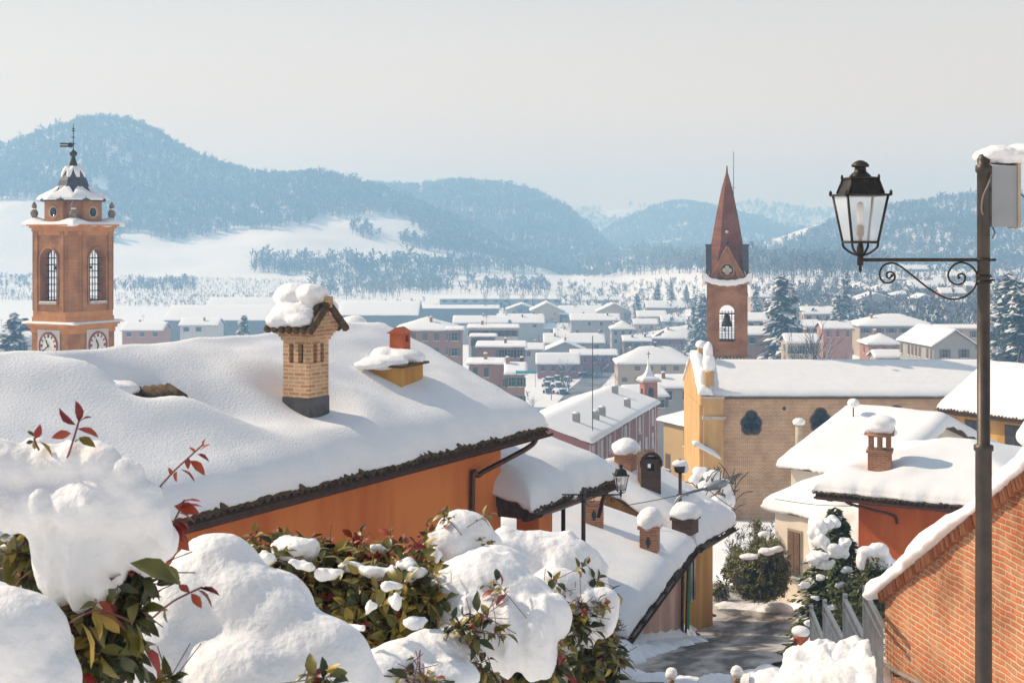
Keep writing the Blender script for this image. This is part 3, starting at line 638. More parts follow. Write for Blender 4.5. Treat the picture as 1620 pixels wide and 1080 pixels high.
# --- smaller houses packed between the others
for a in (
    (845, 900, 512, 520, 600, 'gx', W_GREY, 'low grey house just left of the broad flat roofed grey house'), (876, 914, 521, 528, 540, 'gx', W_BEIGE, 'small beige house tucked in front of the low grey house in mid town'),
    (1002, 1042, 505, 513, 600, 'gx', W_BEIGE, 'pale house right of the tall grey corner house'), (1046, 1086, 500, 509, 600, 'gx', W_GREY, 'grey house above the left end of the long rose red house'),
    (1090, 1124, 492, 500, 610, 'hip', W_BROWN, 'brown hipped house against the left side of the spire tower'), (985, 1032, 532, 540, 470, 'gx', W_PINK, 'little pink house peeping over the large beige house roof'),
    (940, 986, 470, 475, 840, 'gx', W_GREY, 'thin far grey roof behind the turret house'), (896, 936, 471, 476, 860, 'gx', W_BEIGE, 'thin far beige roof right of the plain grey barn'),
    (984, 1014, 474, 480, 800, 'gx', W_WHITE, 'far white cottage left of the single dark fir'), (1094, 1124, 455, 460, 900, 'gx', W_GREY, 'far grey cottage under the row of dark firs beside the spire'),
    (826, 862, 546, 553, 440, 'gx', W_GREY, 'grey house filling the gap left of the twin vent gable'), (952, 984, 522, 529, 540, 'gx', W_WHITE, 'white house below the broad flat roofed grey house balcony'),
    (1186, 1234, 462, 470, 560, 'gx', W_BEIGE, 'beige house right of the rose gable of the spire'), (1222, 1262, 480, 488, 480, 'gy', W_GREY, 'grey gabled house behind the tall snowy fir pair'),
    (1180, 1228, 520, 530, 330, 'gx', W_PINK, 'pinkish house right of the spire tower belfry'), (1252, 1300, 508, 517, 400, 'gx', W_WHITE, 'white house right of the tall snowy fir pair'),
    (1300, 1352, 512, 520, 380, 'gx', W_SALM, 'salmon house left of the broad beige hipped house'), (1318, 1366, 474, 481, 540, 'gx', W_GREY, 'grey house left of the pale gabled villa'),
    (1394, 1438, 436, 442, 700, 'gx', W_BEIGE, 'beige house uphill of the joined pyramid roofs'), (1412, 1450, 460, 467, 560, 'hip', W_WHITE, 'white hipped house touching the inner iron scroll'),
    (1424, 1472, 485, 493, 470, 'gx', W_BEIGE, 'beige house above the broad white hipped roof'), (1488, 1530, 456, 464, 520, 'gx', W_SALM, 'salmon house inside the right iron spiral'),
    (1474, 1522, 500, 508, 420, 'gx', W_GREY, 'grey house right of the broad white hipped roof'), (1528, 1560, 446, 453, 600, 'gx', W_BEIGE, 'beige house close to the left side of the lamp post'),
    (1500, 1556, 431, 437, 700, 'gx', W_WHITE, 'white house just below the iron bar near the lamp post'), (1262, 1302, 447, 453, 680, 'gx', W_GREY, 'grey house above the salmon flat roofed house'),
    (1226, 1262, 456, 462, 640, 'gx', W_SALM, 'salmon cottage at the tip of the tall snowy fir pair'), (1572, 1622, 456, 463, 480, 'gx', W_GREY, 'grey house at the right edge above the brick red house'),
    (1244, 1300, 534, 543, 300, 'gx', W_BEIGE, 'beige house directly behind the church ridge'), (1096, 1118, 588, 598, 300, 'gx', W_GREY, 'small grey house left of the facade parapet snow')):
    town('house', a[7], *a[:7], depth=9, wins=(max(2, int((a[1] - a[0]) / 14)), 1), chim=1 + (a[0] % 2))
Dg = 245
pE = [PX(1474, Dg), Dg]
g = house('block_house', 'grey gabled house with brown striped long side and shuttered end windows', 'house', (PX(1418, Dg + 16), Dg + 16), (PX(1474, Dg), Dg), 4.3, PZ(548, Dg), PZ(522, Dg + 1), W_GREY, wins=[('front', 9, 2)], ws=(.8, 1.7), shut=SHUTB, style='closed', seed=77, T=.3)
for u in (2.6, 6.0): window(g['root'], 'end1', u, g['ez'] - 2.0, .9, 1.4, 'shut', SHUT, None, g)

# --- nearer valley buildings
g = house('block_house', 'long wine red building with white pilasters and a slim roof aerial', 'house', (PX(936, 150), 150), (PX(1044, 186), 186), 6.0, PZ(701, 150), PZ(640, 168), W_RED, wins=[('front', 9, 2)], ws=(1.2, 1.9), style='plain', chim=0, seed=41, T=.4, nx=24, ny=16)
b = MB()
for k in range(10):
    x = 1 + (g['L'] - 2) * k / 9; b.box(x - .2, x + .2, g['ov'] - .12, g['ov'] - .002, 0, g['ez'] - .3)
b.build('pilaster', W_WHITE, g['root'])
for x, y in ((6, 3.2), (11, 2.2), (14.5, 2.3), (31, 4.5), (25, 1.6)):
    z = float(g['base'](np.array([x]), np.array([y]))[0]); cb = MB(); cb.box(x - .35, x + .35, y - .35, y + .35, z, z + 1.3, 0); cb.ico((x, y, z + 1.35), (.45, .45, .18), 1, 1); cb.build('chimney', [W_GREY, SNOW], g['roof'])
b = MB(); b.tube([(4.5, 1.0, g['ez'] + .1), (4.5, 1.0, g['ez'] + 11)], .05, 6); b.build('aerial', WIRE, g['roof'])
Dh = 158
g = house('block_house', 'long ochre building with shuttered windows beside the yellow church front', 'house', (PX(1040, Dh), Dh), (PX(1106, Dh - 8), Dh - 8), 6.5, PZ(664, Dh), PZ(626, Dh + 7), W_YEL, hip=4, wins=[('front', 4, 3), ('end0', 3, 3)], ws=(.9, 1.6), shut=SHUTB, style='closed', seed=42, T=.4, nx=16, ny=14, chim=1)

# --- small brick bell tower with a white needle
Dt = 205; zb = G(PX(1026, Dt), Dt)
r = thing('bell_tower', 'small red brick bell tower with snowy needle roof in mid town', 'bell tower', (PX(1026, Dt), Dt, zb), .25)
tz = lambda y: PZ(y, Dt) - zb
b = MB(); b.box(-1.0, 1.0, -1.0, 1.0, 0, tz(648)); b.box(-1.15, 1.15, -1.15, 1.15, tz(648), tz(645)); b.box(-1.0, 1.0, -1.0, 1.0, tz(645), tz(603)); b.build('shaft', brickmat('plain_red_brick', (.5, .16, .09), (.42, .12, .07), (.4, .25, .18)), r)
for k in range(4):
    b = MB(); M_ = RZ(k * math.pi / 2); b.box(-.38, .38, -1.02, -.99, tz(634), tz(616), 0, M_); b.lathe([(.38, -.01), (.38, .02)], 12, 0, M_ @ TR(0, -1.0, tz(616)) @ Matrix.Rotation(math.pi / 2, 4, 'X')); b.build('opening', GLASSD, r)
b = MB(); b.box(-1.45, 1.45, -1.45, 1.45, tz(603), tz(600), 0); b.lathe([(1.9, tz(600)), (1.7, tz(597)), (1.0, tz(594)), (.5, tz(588)), (.2, tz(577)), (.04, tz(566))], 4, 1, rot=math.pi / 4, smooth=False); b.build('needle_roof', [STONE, SNOW], r)
b = MB(); b.tube([(0, 0, tz(570)), (0, 0, tz(555))], .05, 5); b.box(-.3, .3, -.04, .04, tz(560), tz(559)); b.build('cross', IRON, r)

# ------------------------------------------------------------------ valley road and parked cars
road = [(905, 640), (925, 615), (950, 590), (985, 571), (1000, 566)]
pts = [cast(a, b_) for a, b_ in road]; rpp = smoothpath(pts, 8); Vv = []
for i, p in enumerate(rpp):
    t = rpp[min(i + 1, len(rpp) - 1)] - rpp[max(i - 1, 0)]; n_ = Vector((-t.y, t.x, 0)).normalized()
    for k in np.linspace(-1, 1, 5): q = p + n_ * k * 4.0; Vv.append((q.x, q.y, G(q.x, q.y) + .12))
Vv = np.array(Vv).reshape(len(rpp), 5, 3); gridmesh('road', Vv[..., 0], Vv[..., 1], Vv[..., 2], mat('grey_road', (.10, .105, .11), (.24, .24, .25), .25, .7))
def car_proto():
    r = thing('parked_car', 'car', 'car')
    prof = [(-2.1, .35), (2.1, .35), (2.15, .75), (1.9, .9), (1.0, .98), (.55, 1.38), (-1.0, 1.42), (-1.6, 1.0), (-2.1, .92)]
    b = MB(); b.prism(prof, -.85, .85, 0, RZ(math.pi / 2)); b.build('body', mat('dark_car_paint', (.03, .035, .045), None, rough=.25), r)
    b = MB(); b.prism([(1.0, 1.0), (.56, 1.34), (-.98, 1.37), (-1.5, 1.02)], -.87, .87, 0, RZ(math.pi / 2)); b.build('side_window', GLASSD, r)
    for sx in (-1.3, 1.3):
        for sy in (-.8, .8):
            b = MB(); b.lathe([(.33, -.1), (.33, .1)], 12, 0, TR(-sy, sx, .33) @ Matrix.Rotation(math.pi / 2, 4, 'Y')) ; b.build('wheel', WIRE, r)
    b = MB(); b.ico((0, -.2, 1.42), (.85, 1.1, .22), 2, 0, 3, .2); b.ico((0, 1.5, .98), (.8, .62, .14), 2, 0, 4, .2); b.build('snow_cover', SNOW, r)
    return r
cp = car_proto()
cars = [(868, 604, 0.2), (882, 602, .25), (897, 604, .2), (866, 612, .2), (884, 613, .3), (868, 622, .25), (890, 625, .3)]
for i, (a, b_, an) in enumerate(cars):
    c = cast(a, b_); o = cp if i == 0 else copy_tree(cp); o.location = (c.x, c.y, G(c.x, c.y)); o.rotation_euler.z = an + 1.3
    o['label'] = 'dark snow covered car parked in the lot below the rose red house'; o['group'] = 'cars parked in the valley lot'
c = cast(925, 596); o = copy_tree(cp); o.location = (c.x, c.y, G(c.x, c.y)); o.rotation_euler.z = -.7; o['label'] = 'lone dark car standing at the kerb of the valley road'; o['group'] = 'cars parked in the valley lot'
b = MB(); b.box(-1.6, 1.6, -.8, .8, 2.3, 2.42, 0); b.prism([(-.8, 2.42), (.8, 2.42), (.8, 2.6)], -1.6, 1.6, 0)
for sx in (-1.5, 1.5): b.tube([(sx, .7, 0), (sx, .7, 2.3)], .04, 6, 0)
c = P(832, 588, 225); o = b.build('shop_awning', mat('teal_awning', (.0, .22, .26), None, rough=.6), None, (c.x, c.y, c.z - 2.5)); tag(o, 'small teal awning at the foot of the twin stack house', 'awning')

# ------------------------------------------------------------------ town trees
def conifer(h, rad, n, seed, leaf, needm, psnow=.4, name='fir_tree'):
    rng = np.random.RandomState(seed); r = thing(name, 'x', 'tree')
    b = MB(); b.tube([(0, 0, -.5), (0, 0, h * .95)], [h * .022, .02], 6); b.build('trunk', TWIG, r)
    t = rng.uniform(.03, 1, n) ** .75; z = h * (1 - t); R = rad * t ** .85 * (1 + .18 * np.sin(z * 9 / max(h, 1) * 6)); az = rng.uniform(0, 6.283, n)
    k = rng.randint(0, 7, n); az = az + .25 * np.sin(az * 5 + z * 2); rr = R * np.sqrt(rng.uniform(.12, 1, n)) * (.8 + .3 * np.sin(az * 4 + z * 1.3))
    z2 = z + h * .05 - rr * .38; x = rr * np.cos(az); y = rr * np.sin(az)
    L = leaf * rng.uniform(.6, 1.3, n); a2 = az + rng.normal(0, .5, n); dr = rng.uniform(-.6, .05, n)
    d = np.stack([np.cos(a2), np.sin(a2), dr], -1); s = np.stack([-np.sin(a2), np.cos(a2), rng.normal(0, .25, n)], -1)
    c = np.stack([x, y, z2], -1); Lw = (L * .32)[:, None]; L_ = L[:, None]
    V = np.stack([c - d * L_ * .5, c + s * Lw, c + d * L_ * .6, c - s * Lw], 1).reshape(-1, 3)
    mi = (rng.rand(n) < psnow).astype(int); V.reshape(-1, 4, 3)[mi == 1, :, 2] += leaf * .12
    npmesh('crown', V, np.arange(4 * n).reshape(-1, 4), [needm, SNOW], mi, parent=r); return r
def bare(h, seed, frost=.35, name='bare_tree', spread=.55, lev=5):
    rng = random.Random(seed); r = thing(name, 'x', 'tree'); bt = MB(); bc = MB()
    def grow(p, d, L, rad, lv):
        q = p + d * L * .5 + Vector((rng.uniform(-1, 1), rng.uniform(-1, 1), rng.uniform(-.3, .6))) * L * .06; e = q + (d + Vector((rng.uniform(-1, 1), rng.uniform(-1, 1), .3)) * .12).normalized() * L * .5
        (bt if lv == 0 else bc).tube([p, q, e], [rad, rad * .85, rad * .65], 5 if lv < 2 else 3, 1 if (lv > 1 and rng.random() < frost) else 0, cap=False)
        if lv >= lev: return
        for k in range(rng.choice((2, 3, 3)) if lv else 4):
            f = rng.uniform(.45, 1) if k else 1; s = p.lerp(e, f)
            nd = (d + Vector((rng.uniform(-1, 1), rng.uniform(-1, 1), rng.uniform(-.2, .7))) * (spread + .2 * lv * .3)).normalized()
            grow(s, nd, L * rng.uniform(.55, .8), rad * .58, lv + 1)
    grow(Vector((0, 0, -.4)), Vector((0, 0, 1)), h * .36, h * .016, 0)
    bt.build('trunk', [TWIG, FROST], r); bc.build('crown', [TWIG, FROST], r); return r
def put(proto, used, px, yt, D, h0, label, group=None, rz=0, ybase=None):
    x = PX(px, D); z = float(surf(x, D)); h = PZ(yt, D) - z
    o = proto if not used else copy_tree(proto); o.location = (x, D, z - .2); s = max(h, 2) / h0; o.scale = (s, s, s); o.rotation_euler.z = rz
    o['label'] = label
    if group: o['group'] = group
    return o
con = [conifer(12, 3.0, 1500, 51, 1.0, NEED, .42), conifer(12, 2.4, 1300, 52, 1.0, NEED, .5), conifer(12, 3.4, 1600, 53, 1.1, NEED, .36)]
cl = [(1008, 462, 660, 0, 'single dark fir beside the low beige house in mid town'), (1237, 432, 320, 0, 'tall snowy fir, taller of the close pair right of the church tower'), (1251, 446, 345, 1, 'tall snowy fir, shorter of the close pair right of the church tower'),
      (1338, 428, 440, 1, 'slender fir under the hanging lantern tip'), (1326, 462, 430, 2, 'broad fir just left below the hanging lantern'), (1216, 470, 420, 2, 'round fir at the left foot of the tall fir pair'),
      (386, 496, 420, 0, 'small fir between the grey sheds and the tall chimney'), (22, 491, 300, 2, 'broad snowy fir left of the domed bell tower, nearer the frame edge'), (40, 499, 310, 0, 'snowy fir touching the left side of the domed bell tower'),
      (1040, 446, 700, 0, 'far fir at the left end of the dark row below the spire'), (1062, 442, 720, 1, 'far fir second in the dark row below the spire'), (1086, 449, 710, 0, 'far fir third in the dark row below the spire'),
      (1112, 462, 480, 2, 'dark fir against the left edge of the church tower'), (1098, 474, 500, 1, 'dark fir next to the brick coloured gabled house'), (806, 503, 545, 2, 'small round fir growing before the long low roof'),
      (1468, 478, 400, 1, 'slim fir right of the tall white narrow house'), (1482, 486, 390, 0, 'dark fir under the bottom of the iron scroll'), (1598, 425, 270, 2, 'large grey fir at the right edge behind the lamp post'),
      (1612, 440, 250, 0, 'snowy fir cut by the right edge above the beige terrace'), (1580, 440, 330, 1, 'slim snowy fir right beside the lamp post'), (1365, 470, 420, 1, 'small fir left of the pale gabled villa'), (1196, 452, 520, 1, 'thin fir uphill just right of the spire base')]
for i, (a, y, D, k, lab) in enumerate(cl): put(con[k], k in [c[3] for c in cl[:i]], a, y, D, 12, lab, None, i * 1.3)
bar = [bare(10, 61), bare(10, 62, .5), bare(10, 63, .6, spread=.75), bare(10, 64, .25)]
bl = [(1256, 492, 215, 3, 'dark bare tree with thick trunk behind the church roof, left of the two'), (1274, 478, 220, 0, 'dark bare tree with thick trunk behind the church roof, right of the two'),
      (1325, 512, 205, 3, 'slim bare tree rising behind the middle of the church roof'), (1314, 524, 210, 0, 'smaller bare tree beside the slim one above the church roof'),
      (1222, 540, 190, 2, 'bushy frosted tree at the left on the church roof line'), (1296, 540, 190, 2, 'bushy frosted tree before the wide white roof line'), (1350, 530, 215, 1, 'frosted tree left of the small orange walled house'),
      (1072, 535, 440, 2, 'round frosted tree in front of the long rose red house'), (1400, 480, 440, 1, 'frosted tree between the villas and the broad beige house'), (1425, 470, 430, 2, 'bushy frosted tree below the iron scroll middle'),
      (895, 558, 412, 2, 'frosted tree against the rose red house wall'), (957, 594, 330, 1, 'white laden tree at the road corner'), (838, 640, 300, 2, 'white laden tree before the car park'), (846, 618, 330, 1, 'frosted tree left of the car park'),
      (1512, 492, 360, 1, 'frosted tree above the grey gabled house'), (1528, 476, 420, 2, 'bushy frosted tree left of the lamp post top bracket'), (1440, 560, 230, 2, 'low frosted bush tree before the striped house side'), (770, 470, 700, 0, 'lone bare tree at the factory wall'),
      (1385, 440, 620, 1, 'frosted tree behind the twin pyramid roofs'), (1235, 520, 260, 1, 'frosted tree under the tall fir pair'), (912, 440, 1000, 1, 'large frosted tree between the far blue factories'), (1590, 515, 240, 3, 'brownish bare tree in front of the beige terraced house')]
for i, (a, y, D, k, lab) in enumerate(bl): put(bar[k], k in [c[3] for c in bl[:i]], a, y, D, 10, lab, None, i * 1.7)
for i in range(16):
    a = 548 + i * 5.6 + (i * 7 % 5); D = 870 + (i * 13 % 40)
    put(bar[(0, 3)[i % 2]], True, a, 436 + (i * 5 % 9), D, 10, 'tall bare poplar in the row behind the grey sheds', 'row of bare poplars behind the sheds', i)
for i in range(9):
    a = 765 + i * 19 + (i * 7 % 9); D = 780
    put(bar[1], True, a, 447 + (i * 5 % 9), D, 10, 'bare tree in the thin row along the white field above the long factory', 'trees along the white field', i * 2)
# ------------------------------------------------------------------ clock tower with bell dome (left)
D = 104.0; cx_ = PX(116, D); zg = G(cx_, D) - .5; Zc = lambda y: PZ(y, D) - zg
r = thing('clock_tower', 'brick bell tower with dark snowy bell dome, weathervane and two clock faces', 'bell tower', (cx_, D, zg), math.radians(62)); r.scale = (.94, .94, 1)
s, c = 4.9, .85; hs = s / 2
def chamf(h, k): return [(k - h, -h), (h - k, -h), (h, k - h), (h, h - k), (h - k, h), (k - h, h), (-h, h - k), (-h, k - h)]
def cham(b, h, k, z0, z1, m=0, h2=None, k2=None):
    p = chamf(h, k); q = chamf(h2 or h, k2 or k); vs = [(x, y, z0) for x, y in p] + [(x, y, z1) for x, y in q]
    return b.add(vs, [tuple(range(7, -1, -1)), tuple(range(8, 16))] + [(i, (i + 1) % 8, 8 + (i + 1) % 8, 8 + i) for i in range(8)], m)
b = MB(); cham(b, 2.45, .58, 0, Zc(517)); b.build('lower_shaft', BRICKC, r)
b = MB(); cham(b, 2.52, .6, Zc(524), Zc(517)); cham(b, 2.65, .62, Zc(517), Zc(512)); cham(b, 2.8, .65, Zc(512), Zc(509.5)); cham(b, 2.55, .8, Zc(509.4), Zc(500)); cham(b, 2.5, .82, Zc(500), Zc(490)); b.build('lower_cornice', mat('tower_sandstone', (.48, .20, .07), (.56, .26, .1), 2, .9, .2, 8), r)
b = MB(); V, Fc = snowmesh(5.3, 5.3, lambda X, Y: 0 * X, .16, 8, 8, .03, 3); b.add([(x - 2.65, y - 2.65, z + Zc(509.3)) for x, y, z in V], [tuple(f) for f in Fc], 0, True); sn = b
cs = b.build('snow_cover', SNOW, r)
z0 = Zc(490); hb = Zc(366) - z0
bel = MB()
for k in range(4):
    M_ = RZ(k * math.pi / 2) @ TR(0, -hs, z0)
    bel.archpanel(s - 2 * c, hb, .86, Zc(476) - z0, Zc(412) - z0, .7, 0, M_)
    # chamfer pier with pilaster strips
    M2 = RZ(k * math.pi / 2 + math.pi / 4); e = (s - c) / math.sqrt(2)
    bel.box(-c * .707, c * .707, -e - .02, -e + .6, z0, z0 + hb, 0, M2); bel.box(-.38, .38, -e - .14, -e - .021, z0, z0 + hb, 0, M2)
    M3 = RZ(k * math.pi / 2)
    for sx in (-1, 1): bel.box(sx * 1.36 - .2, sx * 1.36 + .2, -hs - .12, -hs - .002, z0, z0 + hb, 0, M3)
    # arch moulding
    pts = [(-.96, -hs - .06, Zc(476))] + [(-.96 * math.cos(math.pi * i / 10), -hs - .06, Zc(412) + .96 * math.sin(math.pi * i / 10)) for i in range(11)] + [(.96, -hs - .06, Zc(476))]
    bel.tube(pts, .09, 6, 0, M3)
bel.build('belfry', BRICKC, r)
for k in range(4):
    M3 = RZ(k * math.pi / 2); b = MB()
    for x in (-.57, -.28, 0, .28, .57): b.tube([(x, -hs + .45, Zc(476)), (x, -hs + .45, Zc(408) + math.sqrt(max(.86 ** 2 - x * x, 0)) - .1)], .022, 5, 0, M3)
    for z in np.linspace(Zc(470), Zc(408), 7): b.tube([(-.86, -hs + .45, z), (.86, -hs + .45, z)], .022, 5, 0, M3)
    b.build('window_grille', IRON, r)
    b = MB(); b.box(-.9, .9, -hs - .22, -hs + .1, Zc(479), Zc(476), 0, M3); b.box(-.85, .85, -hs - .2, -hs + .1, Zc(475.8), Zc(474.6), 1, M3); b.build('window_sill', [STONE, SNOW], r)
b = MB(); b.lathe([(.75, Zc(455)), (.62, Zc(450)), (.45, Zc(440)), (.4, Zc(430)), (.2, Zc(426))], 16); b.tube([(-1.9, 0, Zc(424)), (1.9, 0, Zc(424))], .1, 6); b.tube([(0, -1.9, Zc(422)), (0, 1.9, Zc(422))], .1, 6); b.lathe([(.5, Zc(424)), (.5, Zc(418))], 10); b.build('bell', mat('bronze', (.06, .05, .03), (.1, .08, .05), 4, .4, metal=.8), r)
b = MB(); cham(b, 2.5, .82, Zc(372), Zc(366)); cham(b, 2.58, .8, Zc(366), Zc(361)); cham(b, 2.68, .76, Zc(361), Zc(357.5)); cham(b, 2.8, .72, Zc(357.5), Zc(355.5)); b.build('upper_cornice', MC['tower_sandstone'], r)
b = MB(); V, Fc = snowmesh(5.3, 5.3, lambda X, Y: 0 * X, .2, 10, 10, .1, 5)
for x, y, z in [(0, 0, 0)]: pass
b.add([(x - 2.65, y - 2.65, z + Zc(355.4) + (.4 * math.exp(-((abs(x - 2.65) - 1.9) ** 2 + (abs(y - 2.65) - 1.9) ** 2) / .5) if z > .1 else 0)) for x, y, z in V], [tuple(f) for f in Fc], 0, True); b.build('cornice_snow', SNOW, r)
# attic drum with oculi
b = MB(); oct_ = [(1.98, Zc(355)), (1.98, Zc(318)), (2.15, Zc(316)), (2.25, Zc(313))]; b.lathe(oct_, 8, 0, rot=math.pi / 8, smooth=False)
for k in range(4):
    M3 = RZ(k * math.pi / 2); ap = 1.98 * math.cos(math.pi / 8)
    b.box(-.95, .95, -ap - .22, -ap, Zc(355), Zc(318), 0, M3); b.prism([(-1.15, Zc(318)), (1.15, Zc(318)), (0, Zc(308))], -.3, .02, 0, M3 @ TR(0, -ap, 0) @ RZ(math.pi / 2))
b.build('attic_drum', BRICKC, r)
for k in range(4):
    M3 = RZ(k * math.pi / 2) @ TR(0, -1.83 - .225, Zc(336)) @ Matrix.Rotation(math.pi / 2, 4, 'X')
    b = MB(); b.lathe([(.0, .0), (.33, 0), (.33, .02)], 16, 1, M3, caps=False); b.lathe([(.33, 0), (.45, .06), (.45, 0)], 16, 0, M3, caps=False); b.build('oculus', [STONE, GLASSD], r)
    # corner urn
    a = k * math.pi / 2 + math.pi / 4; R_ = 3.35; b = MB()
    b.lathe([(.26, Zc(355)), (.26, Zc(350)), (.14, Zc(348)), (.3, Zc(341)), (.28, Zc(337)), (.12, Zc(333)), (.2, Zc(329)), (.16, Zc(325)), (.02, Zc(321))], 10, 0, TR(R_ * .86 * math.cos(a), R_ * .86 * math.sin(a), .08))
    b.ico((R_ * .86 * math.cos(a) + .02, R_ * .86 * math.sin(a), Zc(331)), (.2, .2, .12), 1, 1); b.build('urn', [mat('weathered_stone', (.16, .12, .09), (.28, .22, .16), 6, .9), SNOW], r)
# skirt roof and bell dome with hanging snow lobes
def domeprof(y): return np.interp(y, [240, 262, 264, 270, 278, 286, 294, 300, 306, 312, 316], [.12, .26, .42, .68, .92, 1.12, 1.26, 1.5, 1.95, 2.4, 2.62])
b = MB(); ys = [316, 312, 306, 300, 297, 294, 290, 286, 282, 278, 274, 270, 266, 263]
b.lathe([(2.6, Zc(319))] + [(float(domeprof(y)), Zc(y)) for y in ys], 8, 0, rot=math.pi / 8, smooth=False); b.build('dome', SLATE, r)
n = 96; b = MB(); vs = []; fs = []
for band, (ya, yb_, amp) in enumerate(((306, 302, 9), (276, 278, 8))):
    o = len(vs); rows = 10
    for i in range(n):
        a = 2 * math.pi * i / n; lob = abs(math.cos(4 * (a - math.pi / 8))) ** .7 if band == 0 else abs(math.cos(4 * (a - math.pi / 8)))
        for j in range(rows):
            f = j / (rows - 1)
            y = (318 + (294 - 318 + (1 - lob) * 13) * f) if band == 0 else (263 + (267 + lob * 16 - 263) * f)
            ph = ((a - math.pi / 8 + math.pi / 8) % (math.pi / 4)) - math.pi / 8; rr = float(domeprof(y)) * math.cos(math.pi / 8) / math.cos(ph)
            th = .13 * math.sin(math.pi * min(max(f, .02), .98)) + .015 + (.05 if band == 0 and f < .2 else 0)
            vs.append(((rr + th) * math.cos(a), (rr + th) * math.sin(a), Zc(y) + th * .6))
    for i in range(n):
        for j in range(rows - 1): fs.append((o + i * rows + j, o + ((i + 1) % n) * rows + j, o + ((i + 1) % n) * rows + j + 1, o + i * rows + j + 1))
b.add(vs, fs, 0, True); b.build('dome_snow', SNOW, r)
b = MB(); b.lathe([(.34, Zc(263)), (.26, Zc(256)), (.16, Zc(250)), (.14, Zc(248)), (.3, Zc(245)), (.3, Zc(241)), (.1, Zc(238)), (.04, Zc(236)), (.03, Zc(196))], 12)
for z in (228, 218, 208): b.tube([(-.18, 0, Zc(z) + .05), (0, 0, Zc(z)), (.18, 0, Zc(z) + .05)], .035, 5)
b.lathe([(.02, Zc(206)), (.12, Zc(204)), (.02, Zc(202))], 8); b.build('finial', IRON, r)
M3 = RZ(math.radians(-45)); b = MB(); b.box(-1.0, -.15, -.03, .03, Zc(233), Zc(226.5), 0, M3); b.box(-.99, -.35, -.032, .032, Zc(230.6), Zc(228.9), 1, M3); b.lathe([(0, -.04), (.2, -.04), (.2, .04), (0, .04)], 12, 0, M3 @ TR(-.22, 0, Zc(229.8)) @ Matrix.Rotation(math.pi / 2, 4, 'X')); b.build('weathervane', [IRON, W_WHITE], r)
for k in (0, 3):
    M3 = RZ(k * math.pi / 2) @ TR(0, -2.5, Zc(543.5)) @ Matrix.Rotation(math.pi / 2, 4, 'X')
    b = MB(); b.box(-1.15, 1.15, -1.15, 1.15, .005, .05, 0, M3); b.build('clock_panel', W_WHITE, r)
    b = MB(); b.lathe([(.98, .05), (.98, .13), (.86, .13), (.86, .05)], 32, 0, M3, caps=False); b.lathe([(0, .07), (.87, .07)], 32, 1, M3, caps=False)
    for h in range(12):
        a = h * math.pi / 6; wv = .05 if h % 3 else .09
        b.box(-wv, -.012, .6, .82, .071, .085, 2, M3 @ RZ(a)); b.box(.012, wv, .6, .82, .071, .085, 2, M3 @ RZ(a))
    b.build('clock_face', [mat('clock_red', (.30, .05, .05), None, rough=.6), mat('clock_white', (.72, .7, .66), None, rough=.6), IRON], r)
    b = MB(); b.box(-.04, .04, -.1, .7, .09, .11, 0, M3 @ RZ(2.2 if k else 2.9)); b.box(-.05, .05, -.1, .48, .112, .13, 0, M3 @ RZ(.5)); b.build('clock_hands', IRON, r)

# ------------------------------------------------------------------ church: nave with facade
DE, DR = 125.0, 130.5
xl, xr = PX(1110, DE), PX(1500, DE) + 6; ze, zr = PZ(628, DE), PZ(576, DR); zg = G((xl + xr) / 2, DE) - 1.0
zg = PZ(830, DE) - 1
def navebump(X, Y): return .0 * X
g = house('church', 'long brick church nave with lobed windows and yellow front pier', 'church', (PX(1116, DE), DE), (xr, DE), 5.6, ze, zr, BRICKN, over=.45, T=.45, nx=60, ny=24, drip=.02, lump=.06, seed=91, wh=ze - zg)
r = g['root']; off = g['zg']; Zn = lambda y, d=DE: PZ(y, d) - off; Xn = lambda x, d=DE: PX(x, d) - PX(1116, DE)
b = MB(); b.box(Xn(1143), g['L'] - .5, -.02, .449, Zn(631), Zn(627.5)); 
for k in range(150):
    x = Xn(1143) + k * .17
    if x < g['L'] - .6: b.tube([(x, -.12, Zn(627.6)), (x, .3, Zn(626))], .075, 6)
b.build('tile_edge', TILE, g['roof'])
for px_, py_ in ((1190, 668), (1300, 664), (1420, 660)):
    x, z = Xn(px_), Zn(py_); b = MB(); M_ = lambda dx, dz: TR(x + dx, .44, z + dz) @ Matrix.Rotation(math.pi / 2, 4, 'X')
    for dx, dz, rad in ((0, .45, .5), (-.36, -.1, .52), (.36, -.1, .52), (-.3, -.6, .5), (.3, -.6, .5)):
        b.lathe([(0, .06), (rad, .06), (rad, 0)], 20, 1, M_(dx, dz), caps=False)
        b.lathe([(rad, .0), (rad + .1, .02), (rad + .12, .005)], 20, 0, M_(dx, dz), caps=False)
    for dx in (-.4, -.13, .13, .4): b.tube([(x + dx, .33, z - 1.05), (x + dx, .33, z + .8)], .022, 5, 2)
    for dz in (-.75, -.35, .05, .45): b.tube([(x - .75, .33, z + dz), (x + .75, .33, z + dz)], .022, 5, 2)
    b.build('lobed_window', [mat('dark_brick_edge', (.16, .09, .06), (.2, .12, .08), 8, .9), mat('matt_dark_window', (.02, .018, .018), (.05, .045, .04), 6, .9), IRON], r)  # window fill is plain matt dark instead of reflective glass
b = MB(); b.lathe([(0, .03), (.16, .03), (.16, 0)], 12, 0, TR(Xn(1242), .44, Zn(647)) @ Matrix.Rotation(math.pi / 2, 4, 'X')); b.build('vent_hole', GLASSD, r)
